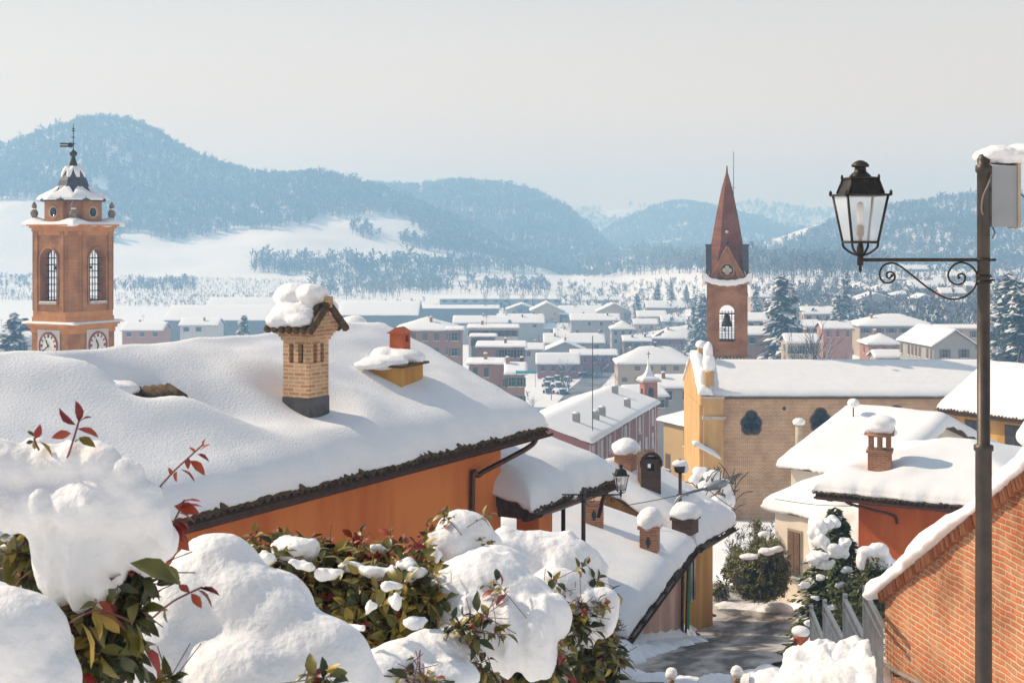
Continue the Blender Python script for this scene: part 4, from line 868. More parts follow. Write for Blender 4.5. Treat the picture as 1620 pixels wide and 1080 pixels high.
# yellow facade pier and raked facade wall
b = MB(); b.box(Xn(1112), Xn(1143), -.55, 1.2, 0, Zn(627)); b.box(Xn(1106), Xn(1112), -.2, 11.0, 0, Zn(640)); b.box(Xn(1109), Xn(1112) + .3, 1.2, 10.2, 0, Zn(626)); b.build('facade_pier', OCHRE, r)
b = MB(); b.box(Xn(1110), Xn(1146), -.72, 1.3, Zn(662), Zn(657)); b.build('stone_band', STONE, r)
b = MB(); b.box(Xn(1108), Xn(1145), -.75, 1.3, Zn(629), Zn(626)); b.build('stone_band', STONE, r)
w2 = 5.6; b = MB(); b.prism([(-.5, Zn(640)), (w2 * 2 + .4, Zn(640)), (w2 * 2 + .4, Zn(624)), (w2, g['rz'] + .9), (-.5, Zn(622))], Xn(1107), Xn(1116), 0); b.build('facade_gable', OCHRE, r)
b = MB()
for sgn in (0, 1):
    V, Fc = snowmesh(1.1, 6.1, lambda X, Y: 0 * X, .55, 4, 14, .05, 8 + sgn, .3)
    for_ = [(x + Xn(1107) - .1, (y - .5) if not sgn else (2 * w2 + .5 - y), z + Zn(622) + (g['rz'] + .95 - Zn(622)) * y / 6.1) for x, y, z in V]
    b.add(for_, [tuple(f) if not sgn else tuple(f[::-1]) for f in Fc], 0, True)
b.build('gable_snow', SNOW, r)
b = MB(); b.box(Xn(1115), Xn(1129), -.35, .7, Zn(610), Zn(590)); b.box(Xn(1117), Xn(1128), 5.0, 5.9, g['rz'] - .2, g['rz'] + 1.6); b.box(Xn(1114), Xn(1130), -.45, .8, Zn(590.5), Zn(588)); b.build('parapet_block', OCHRE, r)
for c_, rr, sd_ in (((Xn(1122), .2, Zn(574)), (.55, .65, .95), 4), ((Xn(1121), .3, Zn(556)), (.42, .5, .85), 5), ((Xn(1122), 5.4, g['rz'] + 1.8), (.5, .6, .4), 6), ((Xn(1112), .6, Zn(600)), (.4, .5, 1.0), 7)):
    b = MB(); b.ico(c_, rr, 3, 0, sd_, .5); b.build('parapet_snow', SNOW, r)
b = MB(); b.box(Xn(1098), Xn(1116), -.9, -.2, Zn(704), Zn(702)); V, Fc = snowmesh(2.2, 1.4, lambda X, Y: 0 * X, .4, 5, 5, .03, 6); b.add([(x + Xn(1096), y - 1.4, z + Zn(700) - x * .55) for x, y, z in V], [tuple(f) for f in Fc], 1, True); b.build('porch_canopy', [WOOD, SNOW], r)

# ------------------------------------------------------------------ church bell tower with brick spire
D = 135.5; x0 = PX(1150, D); zg = G(x0, D) - .5; Zs = lambda y: PZ(y, D) - zg; hw = 1.8
r = thing('spire_tower', 'slim brick church tower with tall pointed brick spire and rose gable', 'bell tower', (x0, D, zg), math.radians(-8))
b = MB(); b.box(-hw, hw, -hw, hw, 0, Zs(563)); b.build('shaft', BRICKT, r)
bel = MB(); z0 = Zs(563)
for k in range(4):
    M_ = RZ(k * math.pi / 2) @ TR(0, -hw, z0); bel.archpanel(2 * hw, Zs(446) - z0, .72, Zs(538) - z0, Zs(493) - z0, .45, 0, M_)
    M3 = RZ(k * math.pi / 2)
    for sx in (-1, 1): bel.box(sx * 1.55 - .27, sx * 1.55 + .27, -hw - .1, -hw - .002, z0, Zs(450), 0, M3)
    for i in range(7): bel.box(-1.3 + i * .4, -1.08 + i * .4, -hw - .1, -hw - .002, Zs(460), Zs(455), 0, M3)
    bel.box(-hw, hw, -hw - .1, -hw - .001, Zs(454.9), Zs(450), 0, M3)
bel.build('belfry', BRICKT, r)
for k in range(4):
    M3 = RZ(k * math.pi / 2); b = MB()
    for x in (-.45, -.15, .15, .45): b.tube([(x, -hw + .3, Zs(538)), (x, -hw + .3, Zs(492))], .02, 5, 0, M3)
    for z in (530, 521, 512, 503, 494): b.tube([(-.72, -hw + .3, Zs(z)), (.72, -hw + .3, Zs(z))], .02, 5, 0, M3)
    b.build('belfry_railing', IRON, r)
    b = MB()
    for i in range(12): b.tube([(-1.8 + i * .32, -hw - .35, Zs(566)), (-1.8 + i * .32, -hw, Zs(561))], .13, 7, 0, M3)
    b.build('tile_skirt', mat('pale_tile', (.2, .12, .07), (.5, .45, .4), 6, .9), r)
b = MB(); b.lathe([(.55, Zs(516)), (.45, Zs(512)), (.33, Zs(505)), (.28, Zs(499)), (.1, Zs(497))], 14); b.tube([(-1.5, 0, Zs(496)), (1.5, 0, Zs(496))], .08, 6); b.build('bell', MC['bronze'], r)
b = MB(); b.box(-hw - .2, hw + .2, -hw - .2, hw + .2, Zs(446), Zs(443)); b.box(-hw - .4, hw + .4, -hw - .4, hw + .4, Zs(443), Zs(440.5)); b.build('cornice', BRICKT, r)
# snow swag on the cornice: sags in the middle of each side
n = 24; b = MB()
for k in range(4):
    M3 = RZ(k * math.pi / 2); vs = []; fs = []
    for i in range(n + 1):
        f = i / n; x = (-1 + 2 * f) * (hw + .5); sag = 1 - (2 * f - 1) ** 2; sag = sag * 1.0 + .06 * math.sin(f * 40)
        for dy, dz in ((-hw - .5, 433), (-hw - .56, 437), (-hw - .5, 442), (-hw - .1, 440), (-hw + .2, 431)):
            vs.append((x, dy, Zs(dz) - sag * .55 + (.55 if dz < 434 and abs(2 * f - 1) > .75 else 0) * .4))
    for i in range(n):
        for j in range(4): fs.append((i * 5 + j, i * 5 + 5 + j, i * 5 + 6 + j, i * 5 + 1 + j))
    b.add(vs, fs, 0, True, M3)
b.build('cornice_snow', SNOW, r)
b = MB(); b.lathe([(2.12, Zs(440)), (1.72, Zs(395)), (1.16, Zs(345)), (.58, Zs(300)), (.12, Zs(274)), (.05, Zs(262))], 8, 0, rot=math.pi / 8, smooth=False); b.build('spire', brickmat('spire_brick', (.27, .085, .045), (.19, .06, .035), (.22, .12, .08), .26, .075, .01), r)
for k in range(4):
    M3 = RZ(k * math.pi / 2); b = MB(); b.prism([(-1.62, Zs(441)), (1.62, Zs(441)), (0, Zs(392))], -.4, 0, 0, M3 @ TR(0, -hw - .05, 0) @ RZ(math.pi / 2) @ Matrix.Scale(-1, 4, (1, 0, 0)))
    for sx in (-1, 1): b.tube([(sx * 1.7, -hw - .1, Zs(441)), (0, -hw - .1, Zs(390))], .13, 6, 0, M3)
    b.build('gable', BRICKT, r)
    Mr = M3 @ TR(0, -hw - .06, Zs(426.5)) @ Matrix.Rotation(math.pi / 2, 4, 'X'); b = MB()
    b.lathe([(.74, 0), (.74, .12), (.58, .12), (.56, .0)], 24, 0, Mr, caps=False); b.lathe([(0, .03), (.58, .03)], 24, 2, Mr, caps=False)
    for q in range(4): b.lathe([(0, .06), (.2, .06), (.22, .03)], 12, 1, Mr @ TR(.24 * math.cos(q * math.pi / 2), .24 * math.sin(q * math.pi / 2), 0), caps=False)
    b.build('rose_window', [BRICKT, STONE, GLASSD], r)
    M4 = RZ(k * math.pi / 2 + math.pi / 4); q = hw * 1.414 - .12; b = MB(); Mt = M4 @ TR(0, -q, 0) @ RZ(math.pi / 4)
    b.box(-.27, .27, -.27, .27, Zs(440), Zs(389), 0, Mt); b.box(-.34, .34, -.34, .34, Zs(389), Zs(386.5), 0, Mt); b.ico((0, -q, Zs(383.5)), .17, 2, 0); b.build('pinnacle', SLATE, r)
b = MB(); b.ico((0, -1.5, Zs(367)), .17, 2); b.build('spire_ball', STONE, r)
b = MB(); b.tube([(.62, .4, Zs(330)), (.64, .4, Zs(240))], .03, 5); b.tube([(.5, .4, Zs(297)), (.8, .4, Zs(297))], .02, 5); b.build('lightning_rod', IRON, r)

# ------------------------------------------------------------------ the big orange house
B = Vector((PX(855, 30.3), 30.3)); exd = Vector((.487, .873)).normalized(); A_ = B - exd * 18.5
w = 3.85; zeb = PZ(672, 30.3); zrb = -2.36
EX, EY = exd, Vector((-exd.y, exd.x)); Lb = 18.5
def onroof(px, py, up=0.0, P0=None, EXv=None, EYv=None, ze=None, zr=None, w_=None, it=60):
    """point of the roof plane under a photo pixel, in house axes (x along eave, y up the slope)"""
    P0 = P0 if P0 is not None else A_; EXv = EXv or EX; EYv = EYv or EY; ze = zeb if ze is None else ze; zr = zrb if zr is None else zr; w_ = w_ or w
    dx, dz = (px - CX) / F, (HZ - py) / F
    # z = ze + (zr-ze)/w * ((x,y)-P0).EY + up  with x = dx*D, y = D, z = dz*D
    k = (zr - ze) / w_; den = dz - k * (dx * EYv.x + EYv.y); num = ze + up - k * (P0.x * EYv.x + P0.y * EYv.y); Dd = num / den
    q = Vector((dx * Dd, Dd)) - P0; return q.dot(EXv), q.dot(EYv), Dd
hx0, hy0, _ = onroof(52, 566, .4); hx1, hy1, _ = onroof(330, 660, .4)
print('hump', hx0, hy0, hx1, hy1)
chx, chy, chD = onroof(484, 642, .3); dmx, dmy, dmD = onroof(625, 600, .3)
holx, holy, holD = onroof(218, 632, .25)
print('chimney', chx, chy, chD, 'dormer', dmx, dmy, dmD, 'hole', holx, holy, holD)
def bighump(X, Y):
    # signed distance beyond the hump line (towards the far end of the house is positive)
    lx, ly = hx0 - hx1, hy0 - hy1; L_ = math.hypot(lx, ly); sd = ((X - hx1) * ly - (Y - hy1) * lx) / L_
    sd = np.where(ly > 0, sd, -sd); fade = sstep(hy1 - 1.3, hy1 + .5, Y)
    fade = fade * sstep(w + .2, w - .9, Y)
    h = .30 * np.where(sd > 0, np.exp(-(sd / .28) ** 2), np.exp(-(sd / .9) ** 2)) * fade
    h = h - .3 * np.exp(-((sd - .8) / .55) ** 2) * fade - .04 * sstep(hx0 + 1.5, hx0 - 1.5, X)
    d = np.hypot(X - chx, (Y - chy)); h = h - .22 * np.exp(-(d / .75) ** 2) + .1 * np.exp(-((d - 1.2) / .5) ** 2)
    d = np.hypot(X - holx, Y - holy); h = h - .34 * np.exp(-(d / .5) ** 2)
    h = h + .16 * fbm(X / 2.2, Y / 1.8, 14, 3) + .05 * fbm(X * 1.2, Y * 1.1, 15, 3) + .22 * sstep(w - .8, w, Y) * fbm(X / 1.6, Y, 19, 2)
    dm = np.minimum(np.minimum(X, Lb - X), np.minimum(Y, 2 * w - Y)); return h * sstep(0, .7, dm)
g = house('orange_house', 'large orange house with deep snow on its roof, tall brick chimney and dormer', 'house', A_, B, w, zeb, zrb, ORANGE, over=.62, T=.42, nx=150, ny=70, drip=.05, lump=.10, hfun=bighump, seed=12, wh=7.5, snowm=SNOWR, out=.09, slabt=.1)
r = g['root']; off = g['zg']; bighouse = g
def base1(gg, x, y): return float(gg['base'](np.array([x]), np.array([y]))[0])
# tiled eave: a row of rounded tile ends, half buried, above a dark gutter
rng = random.Random(4)
def eave(gg, x0, x1, step=.17, rad=.085, fh=.26, g0=True, seed=4, y0=-.19, spacing=1.3, verge=False):
    rng = random.Random(seed); b = MB(); x = x0; ez = gg['ez']; sl = (gg['rz'] - gg['ez']) / gg['w']
    while x < x1:
        rr = rad * rng.uniform(.85, 1.15); y = y0 + rng.uniform(-.03, .02); z = ez - .11 + rng.uniform(-.02, .03)
        vs = []; fs = []; n = 7
        for j, yy in enumerate((y, y + .5)):
            for k in range(n): a = math.pi * k / (n - 1); vs.append((x + rr * math.cos(a), yy, z + (yy - y0) * sl + rr * math.sin(a)))
            for k in range(n): a = math.pi * k / (n - 1); vs.append((x + rr * .75 * math.cos(a), yy, z + (yy - y0) * sl + rr * .75 * math.sin(a)))
        for k in range(n - 1):
            fs += [(k, k + 1, 2 * n + k + 1, 2 * n + k), (n + k + 1, n + k, 3 * n + k, 3 * n + k + 1), (k + 1, k, n + k, n + k + 1)]
        b.add(vs, fs, 0, True)
        if rng.random() < .5: b.ico((x + rng.uniform(-.08, .08), y + .02, z + rr * .6), (.05, .04, .04), 1, 1, int(x * 7), .5)
        x += step
    b.build('eave_tile', [TILE, mat('moss', (.05, .035, .012), (.09, .07, .02), 20, .95)], gg['roof'])
    b = MB(); n = 9; vs = []; fs = []
    for j, xx in enumerate((x0, x1)):
        for k in range(n): a = math.pi + math.pi * k / (n - 1); vs.append((xx, y0 - .05 + .085 * math.cos(a), ez - .14 + .085 * math.sin(a)))
        for k in range(n): a = math.pi + math.pi * k / (n - 1); vs.append((xx, y0 - .05 + .07 * math.cos(a), ez - .14 + .07 * math.sin(a)))
    for k in range(n - 1): fs += [(k, k + 1, 2 * n + k + 1, 2 * n + k), (n + k + 1, n + k, 3 * n + k, 3 * n + k + 1)]
    fs += [tuple(list(range(n)) + list(range(2 * n - 1, n - 1, -1))), tuple(list(range(2 * n, 3 * n))[::-1] + list(range(3 * n, 4 * n)))]
    b.add(vs, fs, 0, True); b.build('gutter', COPPER, gg['roof'])
    b = MB(); b.box(x0, x1, y0 + .06, y0 + .1, ez - fh, ez - .03); b.build('fascia', WOOD, gg['roof'])
    k = x0 + .4
    while k < x1:
        b = MB(); b.prism([(-.1, ez - .14), (-.1, ez - .24), (.06, ez - .32), (gg['ov'] + .05, ez - .26 + sl * .3), (gg['ov'] + .05, ez - .1)], k - .09, k + .09); b.build('rafter_end', WOOD, gg['roof']); k += spacing
eave(g, .05, Lb - .02)
b = MB(); b.box(0, Lb, .5, .62, g['ez'] - .22, g['ez'] - .06); b.build('wall_plate', WOOD, g['roof'])
# downpipe
dp = [(Lb - .35, -.11, g['ez'] - .08), (Lb - .45, -.05, g['ez'] - .35), (Lb - 1.1, .25, g['ez'] - .62), (Lb - 1.75, .5, g['ez'] - .85), (Lb - 1.9, .55, g['ez'] - 1.1), (Lb - 1.9, .55, g['ez'] - 5)]
b = MB(); b.tube(smoothpath(dp, 6), .055, 10)
for z in (1.6, 3.2): b.lathe([(.075, -.03), (.075, .03)], 10, 0, TR(Lb - 1.9, .55, g['ez'] - z))
b.build('downpipe', COPPER, r)
# tall brick chimney
cbz = base1(g, chx, chy); zt = lambda y: PZ(y, chD) - off; sc = chD / F
r2 = MB(); hh = .29
b = MB(); b.box(-hh - .01, hh + .01, -hh - .01, hh + .01, cbz - .3, zt(626), 1); b.box(-hh, hh, -hh, hh, zt(626), zt(572), 0)
for sx in (-1, 1):
    for sy in (-1, 1): b.box(sx * hh - (.0 if sx < 0 else .13), sx * hh + (.13 if sx < 0 else 0), sy * hh - (0 if sy < 0 else .13), sy * hh + (.13 if sy < 0 else 0), zt(572), zt(542))
for k in range(4):
    M3 = RZ(k * math.pi / 2)
    b.box(-.045, .045, -hh, -hh + .12, zt(572), zt(542), 0, M3)
b.box(-.12, .12, -.12, .12, zt(572), zt(542), 1)
for i in range(5): b.box(-hh - .03 * i, hh + .03 * i, -hh - .03 * i, hh + .03 * i, zt(542 - 5 * i) , zt(537 - 5 * i), 0)
ch = b.build('chimney', [BRICKCH, mat('lead_flashing', (.05, .05, .055), (.09, .09, .1), 4, .6)], g['roof'], (chx, chy, 0))
b = MB(); b.prism([(-.42, zt(517)), (.42, zt(517)), (0, zt(484))], -.46, .44, 0, RZ(math.pi / 2)); b.build('chimney_gable', BRICKCH, ch)
b = MB()
for sx in (-1, 1):
    for i in range(7):
        y = -.5 + i * .16; b.tube([(sx * .03, y, zt(481)), (sx * .54, y, zt(521))], .07, 6, 0)
b.tube([(0, -.52, zt(480)), (0, .5, zt(480))], .07, 6, 0); b.build('chimney_roof', TILE, ch)
b = MB(); b.box(-.06, .06, -.56, -.46, zt(485), zt(468)); b.build('ridge_tile', BRICKCH, ch)
g_ch = dict(o=ch, zt=zt)
# dormer with red clay pot
dz_ = base1(g, dmx, dmy); zd = lambda y: PZ(y, dmD) - off
b = MB(); b.box(-.5, .52, -.38, .5, dz_ - .5, zd(577)); dor = b.build('dormer', OCHRE2, g['roof'], (dmx, dmy, 0), math.radians(8))
b = MB(); b.box(-.62, .62, -.48, .6, zd(577), zd(573.5)); b.build('dormer_roof', TILE, dor)
px_, py_, _ = onroof(620, 560, .6)
b = MB(); q = .16; b.box(-q, q, -q, q, zd(575), zd(548), 0)
for sx in (-1, 1): b.box(sx * q - (.0 if sx < 0 else .09), sx * q + (.09 if sx < 0 else 0), -q, q, zd(548), zd(537))
b.box(-q, q, -q, q, zd(537), zd(534)); b.prism([(-.22, zd(534)), (.22, zd(534)), (0, zd(524))], -.2, .2, 0); b.build('clay_chimney', TERRA, g['roof'], (px_ , py_ - .2, .06), math.radians(8))

# blobs to one smooth lump of snow
def blobmesh(name, blobs, vox, m, parent=None, seed=0, amp=.02, fr=5, smooth=6, loc=None, group=None, bud=0, lump=.3, fine=.6):
    bm_ = MB(); rb = random.Random(seed * 7 + 1); extra = []
    for (c_, rr) in blobs:
        for _ in range(bud):
            v = Vector((rb.gauss(0, 1), rb.gauss(0, 1), rb.gauss(-.15, .9))).normalized(); f = rb.uniform(.12, .36); q = rb.uniform(.75, 1.0); m_ = min(rr)
            extra.append(((c_[0] + v.x * rr[0] * q, c_[1] + v.y * rr[1] * q, c_[2] + v.z * rr[2] * q), (m_ * f, m_ * f, m_ * f * rb.uniform(.7, 1.3))))
    blobs = list(blobs) + extra
    nb_ = len(blobs) - len(extra)
    for i, (c_, rr) in enumerate(blobs): bm_.ico(c_, rr, 3 if i < nb_ else 2, 0, seed + i, lump if i < nb_ else .2)
    o = bm_.build('tmp', SNOW); md = o.modifiers.new('r', 'REMESH'); md.mode = 'VOXEL'; md.voxel_size = vox
    sm = o.modifiers.new('s', 'SMOOTH'); sm.factor = .5; sm.iterations = smooth
    bpy.context.view_layer.update(); dg = bpy.context.evaluated_depsgraph_get(); me = bpy.data.meshes.new_from_object(o.evaluated_get(dg)); bpy.data.objects.remove(o)
    n = len(me.vertices); co = np.empty(n * 3, np.float32); me.vertices.foreach_get('co', co); co = co.reshape(-1, 3); no = np.empty(n * 3, np.float32); me.vertices.foreach_get('normal', no); no = no.reshape(-1, 3)
    d = amp * 2 * (fbm(co[:, 0] * fr + co[:, 2] * fr * .7, co[:, 1] * fr - co[:, 2] * fr * .6, seed, 4)); d = d + amp * fine * fbm(co[:, 0] * fr * 4.3 + co[:, 2] * fr * 3, co[:, 1] * fr * 4.1 - co[:, 2] * fr * 3.3, seed + 40, 3); co = co + no * d[:, None]; me.vertices.foreach_set('co', co.ravel())
    me.polygons.foreach_set('use_smooth', np.ones(len(me.polygons), bool)); me.materials.clear(); me.materials.append(m); me.name = name; me.update()
    ob = bpy.data.objects.new(name, me); COL.objects.link(ob)
    if parent: ob.parent = parent
    if loc: ob.location = loc
    return ob
zt = g_ch['zt']
blobmesh('chimney_snow', [((-.25, .1, zt(498)), (.3, .5, .22)), ((.2, 0, zt(490)), (.34, .5, .26)), ((0, .25, zt(470)), (.36, .38, .26)), ((.02, -.1, zt(468)), (.34, .36, .22)), ((-.42, .25, zt(506)), (.22, .28, .16)), ((-.1, -.25, zt(462)), (.26, .24, .16)), ((-.45, -.15, zt(505)), (.16, .3, .13)), ((.45, .1, zt(508)), (.14, .35, .12))], .035, SNOWN, ch, 7, .03, 6, 3, bud=2)
blobmesh('dormer_snow', [((-.35, .1, zd(571)), (.42, .5, .14)), ((.3, .05, zd(567)), (.42, .55, .19)), ((-.72, .2, zd(573)), (.25, .35, .09)), ((.25, .3, zd(564)), (.4, .35, .17))], .04, SNOWN, dor, 8, .02, 5, 3)
lx_, ly_, lD = onroof(596, 520, .4)
blobmesh('ridge_chimney_snow', [((0, 0, 0), (.33, .33, .19)), ((.08, 0, .03), (.25, .25, .17))], .04, SNOWN, g['roof'], 9, .01, 4, 3, (lx_ + .9, w + 1.0, PZ(514, lD + 1) - off))
b = MB(); b.box(-.2, .2, -.2, .2, -1.2, -.05); b.build('ridge_chimney', BRICKS, g['roof'], (lx_ + .9, w + 1.0, PZ(514, lD + 1) - off))
# collapsed roof window behind the hump
b = MB()
for i in range(12): b.tube([(i * .15 - .85, -.12 - .03 * (i % 3), .05 * (i % 2)), (i * .15 - .8, .35, .2)], .08, 7, 0)
b.box(-.95, .95, -.25, .4, -.2, -.01, 0); b.build('roof_hatch', TILE, g['roof'], (holx, holy, base1(g, holx, holy) + .16), math.radians(-10))
blobmesh('hatch_snow', [((-.5, .2, .1), (.8, .4, .16)), ((-.1, .3, .1), (.5, .32, .15)), ((-1.3, .5, .1), (.7, .4, .15))], .05, SNOWR, g['roof'], 10, .03, 4, 3, (holx, holy + .12, base1(g, holx, holy) + .3))

# ------------------------------------------------------------------ porch roof at the far end of the big house, on an orange pillar
g = house('porch', 'snow laden porch roof on an orange pillar beside the large orange house', 'porch', (PX(836, 29.5), 29.5), (PX(968, 33.0), 33.0), 3.6, PZ(800, 29.5), PZ(672, 34) , ORANGE, over=.5, T=.5, nx=40, ny=26, drip=.12, lump=.2, seed=23, wh=.6, out=.1)
for ch_ in list(g['root'].children):
    if ch_.name.startswith('wall'): bpy.data.objects.remove(ch_)
r = g['root']; ez = g['ez']
eave(g, .05, g['L'], seed=9, spacing=1.1)
b = MB(); b.box(.0, g['L'], .02, .16, ez - .34, ez - .16); b.build('beam', WOOD, r)
b = MB(); b.box(.06, .2, -.1, 6.5, ez - .3, ez - .12); b.prism([(0, ez - .1), (3.6, g['rz'] - .2), (3.6, g['rz'] - .36), (0, ez - .3)], 0, .1); b.build('end_beam', WOOD, r)
b = MB(); b.box(1.1, 1.72, .35, .9, ez - 6, ez - .2); b.build('pillar', ORANGE, r)
b = MB(); b.tube([(2.15, .3, ez - .2), (2.15, .3, ez - 6)], .05, 8); b.tube([(g['L'] - .2, -.1, ez - .05), (g['L'] - .3, .1, ez - .5), (g['L'] - .3, .2, ez - .9)], .05, 8); b.lathe([(.07, -.03), (.07, .03)], 10, 0, TR(2.15, .3, ez - 1.2)); b.build('downpipe', COPPER, r)

# ------------------------------------------------------------------ row of low houses going down the street
def roofpt(gg, px, py, up=.2):
    a = gg['root'].rotation_euler.z; ex = Vector((math.cos(a), math.sin(a))); ey = Vector((-ex.y, ex.x)); P0 = Vector(gg['root'].location.xy)
    return onroof(px, py, up, P0, ex, ey, gg['ez'] + gg['zg'], gg['rz'] + gg['zg'], gg['w'])
def brick_stack(gg, px, ytop, yroof, D, hw, label_mat, capsnow=(1.2, .5), name='chimney', cap='flat', rz=0, hole=True, below=1.2):
    lx, ly, D = roofpt(gg, px, yroof, gg['T'])
    zt_, zb_ = PZ(ytop, D) - gg['zg'], PZ(yroof, D) - gg['zg']
    b = MB()
    if cap == 'flat':
        b.box(-hw, hw, -hw, hw, zb_ - below, zt_ - .05, 0); b.box(-hw - .05, hw + .05, -hw - .05, hw + .05, zt_ - .05, zt_ + .03, 0)
        if hole:
            for k in range(4): b.box(-.06, .06, -hw - .006, -hw + .03, zt_ - .45, zt_ - .3, 1, RZ(k * math.pi / 2)); b.box(-.03, .03, -hw - .007, -hw + .03, zt_ - .52, zt_ - .24, 1, RZ(k * math.pi / 2))
    o = b.build(name, [label_mat, GLASSD], gg['roof'], (lx, ly, 0), rz)
    if capsnow: blobmesh('chimney_snow', [((0, 0, zt_ + capsnow[1] * .35), (hw * capsnow[0], hw * capsnow[0], capsnow[1] * .6)), ((hw * .2, 0, zt_ + capsnow[1] * .6), (hw * capsnow[0] * .8, hw * capsnow[0] * .8, capsnow[1] * .45))], .04, SNOWN, o, int(px), .03, 4, 3)
    return o
p0 = Vector((PX(988, 31.5), 31.5)); p1 = Vector((PX(1096, 40.5), 40.5))
g = house('low_house', 'low house of old pink plaster with broad snow slope and brick chimneys', 'house', p0, p1, 4.0, PZ(1003, 31.5), PZ(794, 41) , PINK, over=.3, T=.35, nx=46, ny=30, drip=.05, lump=.12, seed=31, wh=4.2, style='plain')
# stretch the roof so that its near end stands a little lower in keeping with the lane
eave(g, .05, g['L'], seed=11, spacing=1.4, rad=.05, step=.2, y0=-.07, fh=.14)
lowh = g
brick_stack(g, 1028, 832, 868, 37.5, .23, BRICKS, (1.5, .5))
brick_stack(g, 940, 790, 828, 39, .25, BRICKS, None, rz=.2)
b = MB(); b.tube([(g['L'] - .5, .2, g['ez'] - .1), (g['L'] - .5, .24, 0)], .05, 8); b.tube([(g['L'] - .15, .1, g['ez'] - .3), (g['L'] - .15, .24, 0)], .035, 8); b.build('downpipe', COPPER, g['root'])
p0 = Vector((PX(1100, 41.0), 41.0)); p1 = Vector((PX(1160, 44.2), 44.2))
g = house('low_house', 'ochre walled low house with arched chimney next to the street bend', 'house', p0, p1, 3.2, PZ(862, 41), -7.35, OCHRE2, over=.5, T=.5, nx=44, ny=30, drip=.06, lump=.14, seed=32, wh=5.2)
eave(g, .05, g['L'], seed=12, spacing=1.5, rad=.05, step=.2, y0=-.07, fh=.14)
och = g
for u in (1.0, 1.3): 
    bb = MB(); bb.box(u - .09, u + .09, .46, .52, g['ez'] - 1.9, g['ez'] - .7); bb.build('slit_window', GLASSD, g['root'])
for u in (1.2, 1.9, 2.6):
    bb = MB(); bb.box(.46, .52, u - .1, u + .1, g['ez'] - 1.6, g['ez'] - .5); bb.build('slit_window', GLASSD, g['root'])
b = MB(); b.tube([(.35, .3, g['ez'] - .1), (.2, .4, 0)], .07, 8); b.build('green_pipe', GREENP, g['root'])
# arched brick chimney
a = g['root'].rotation_euler.z; lx, ly, D = roofpt(g, 1027, 770, g['T']); zq = lambda y: PZ(y, D) - g['zg']; print('arch', lx, ly, D)
b = MB(); b.box(-.3, .3, -.28, .28, zq(800), zq(742))
for sx in (-1, 1): b.box(sx * .3 - (0 if sx < 0 else .2), sx * .3 + (.2 if sx < 0 else 0), -.28, .28, zq(742), zq(731))
for i in range(9):
    a1 = math.pi * i / 8; b.box(-.1, .1, -.3, .3, -.045, .045, 0, TR(.29 * math.cos(a1), 0, zq(731) + .3 * math.sin(a1)) @ Matrix.Rotation(-a1 + math.pi / 2, 4, 'Y'))
b.prism([(-.28, zq(731)), (.28, zq(731)), (.28, zq(724)), (-.28, zq(724))], -.26, .26); b.build('chimney', BRICKD, g['roof'], (lx, ly, 0), -a + .1)
brick_stack(g, 990, 716, 736, 55, .27, BRICKS, (1.7, .42), hole=False)
brick_stack(g, 1084, 818, 826, 46.5, .3, BRICKD, (1.55, .42), hole=False, below=.3)
blobmesh('roof_drift', [((roofpt(g, 1108, 806)[0], roofpt(g, 1108, 806)[1], PZ(806, roofpt(g, 1108, 806)[2]) - g['zg']), (.7, .5, .3)), ((roofpt(g, 1075, 790)[0], roofpt(g, 1075, 790)[1], PZ(790, roofpt(g, 1075, 790)[2]) - g['zg']), (.6, .6, .28))], .06, SNOWN, g['roof'], 61, .06, 2, 3, bud=4)

# ------------------------------------------------------------------ right hand houses
g = house('ochre_house', 'tall ochre house with thick snow roof crossing behind the lamp post', 'house', (PX(1484, 88), 88), (PX(1760, 78), 78), 4.2, PZ(646, 88), PZ(576, 93), OCHRE2, over=.55, T=.55, nx=40, ny=26, drip=.05, lump=.08, seed=51)
eave(g, .05, g['L'], step=.25, rad=.12, seed=13, spacing=40)
for u in (2.3, 5.2, 8.1): window(g['root'], 'front', u, g['ez'] - 2.3, 1.2, 1.7, 'plain', None, WOOD, g)
b = MB(); b.box(.3, .549, .5, 7.9, 0, g['ez'] - .1); b.prism([(.5, g['ez'] - .1), (7.9, g['ez'] - .1), (4.2, g['rz'] - .4)], .3, .549); b.build('side_wall', OCHRE, g['root'])
g = house('white_roof_house', 'wide low house with aerials and pipe chimney before the church wall', 'house', (PX(1232, 66), 66), (PX(1402, 62), 62), 5.5, PZ(734, 66), PZ(652, 70), CREAM, over=.4, T=.5, nx=46, ny=30, drip=.1, lump=.14, seed=52)
wrh = g
def local(gg, px, D):
    q = Vector((PX(px, D), D)) - Vector(gg['root'].location.xy); a = gg['root'].rotation_euler.z; return q.dot(Vector((math.cos(a), math.sin(a)))), q.dot(Vector((-math.sin(a), math.cos(a))))
lx, ly = local(g, 1264, 69); zq = lambda y: PZ(y, 69) - g['zg']
b = MB(); b.lathe([(.17, zq(720)), (.17, zq(672))], 12, 0); b.lathe([(.24, zq(672)), (.24, zq(668))], 12, 0); b.ico((0, 0, zq(667)), (.32, .32, .2), 2, 1, 3, .2); b.build('pipe_chimney', [STONE, SNOW], g['roof'], (lx, ly, 0))
lx, ly = local(g, 1297, 67); zq = lambda y: PZ(y, 67) - g['zg']
b = MB(); b.box(-.28, .28, -.28, .28, zq(740), zq(702), 0); b.box(-.33, .33, -.33, .33, zq(702), zq(700), 0); b.ico((0, 0, zq(699)), (.32, .32, .12), 2, 1, 3, .2); b.build('chimney', [BRICKD, SNOW], g['roof'], (lx, ly, 0))
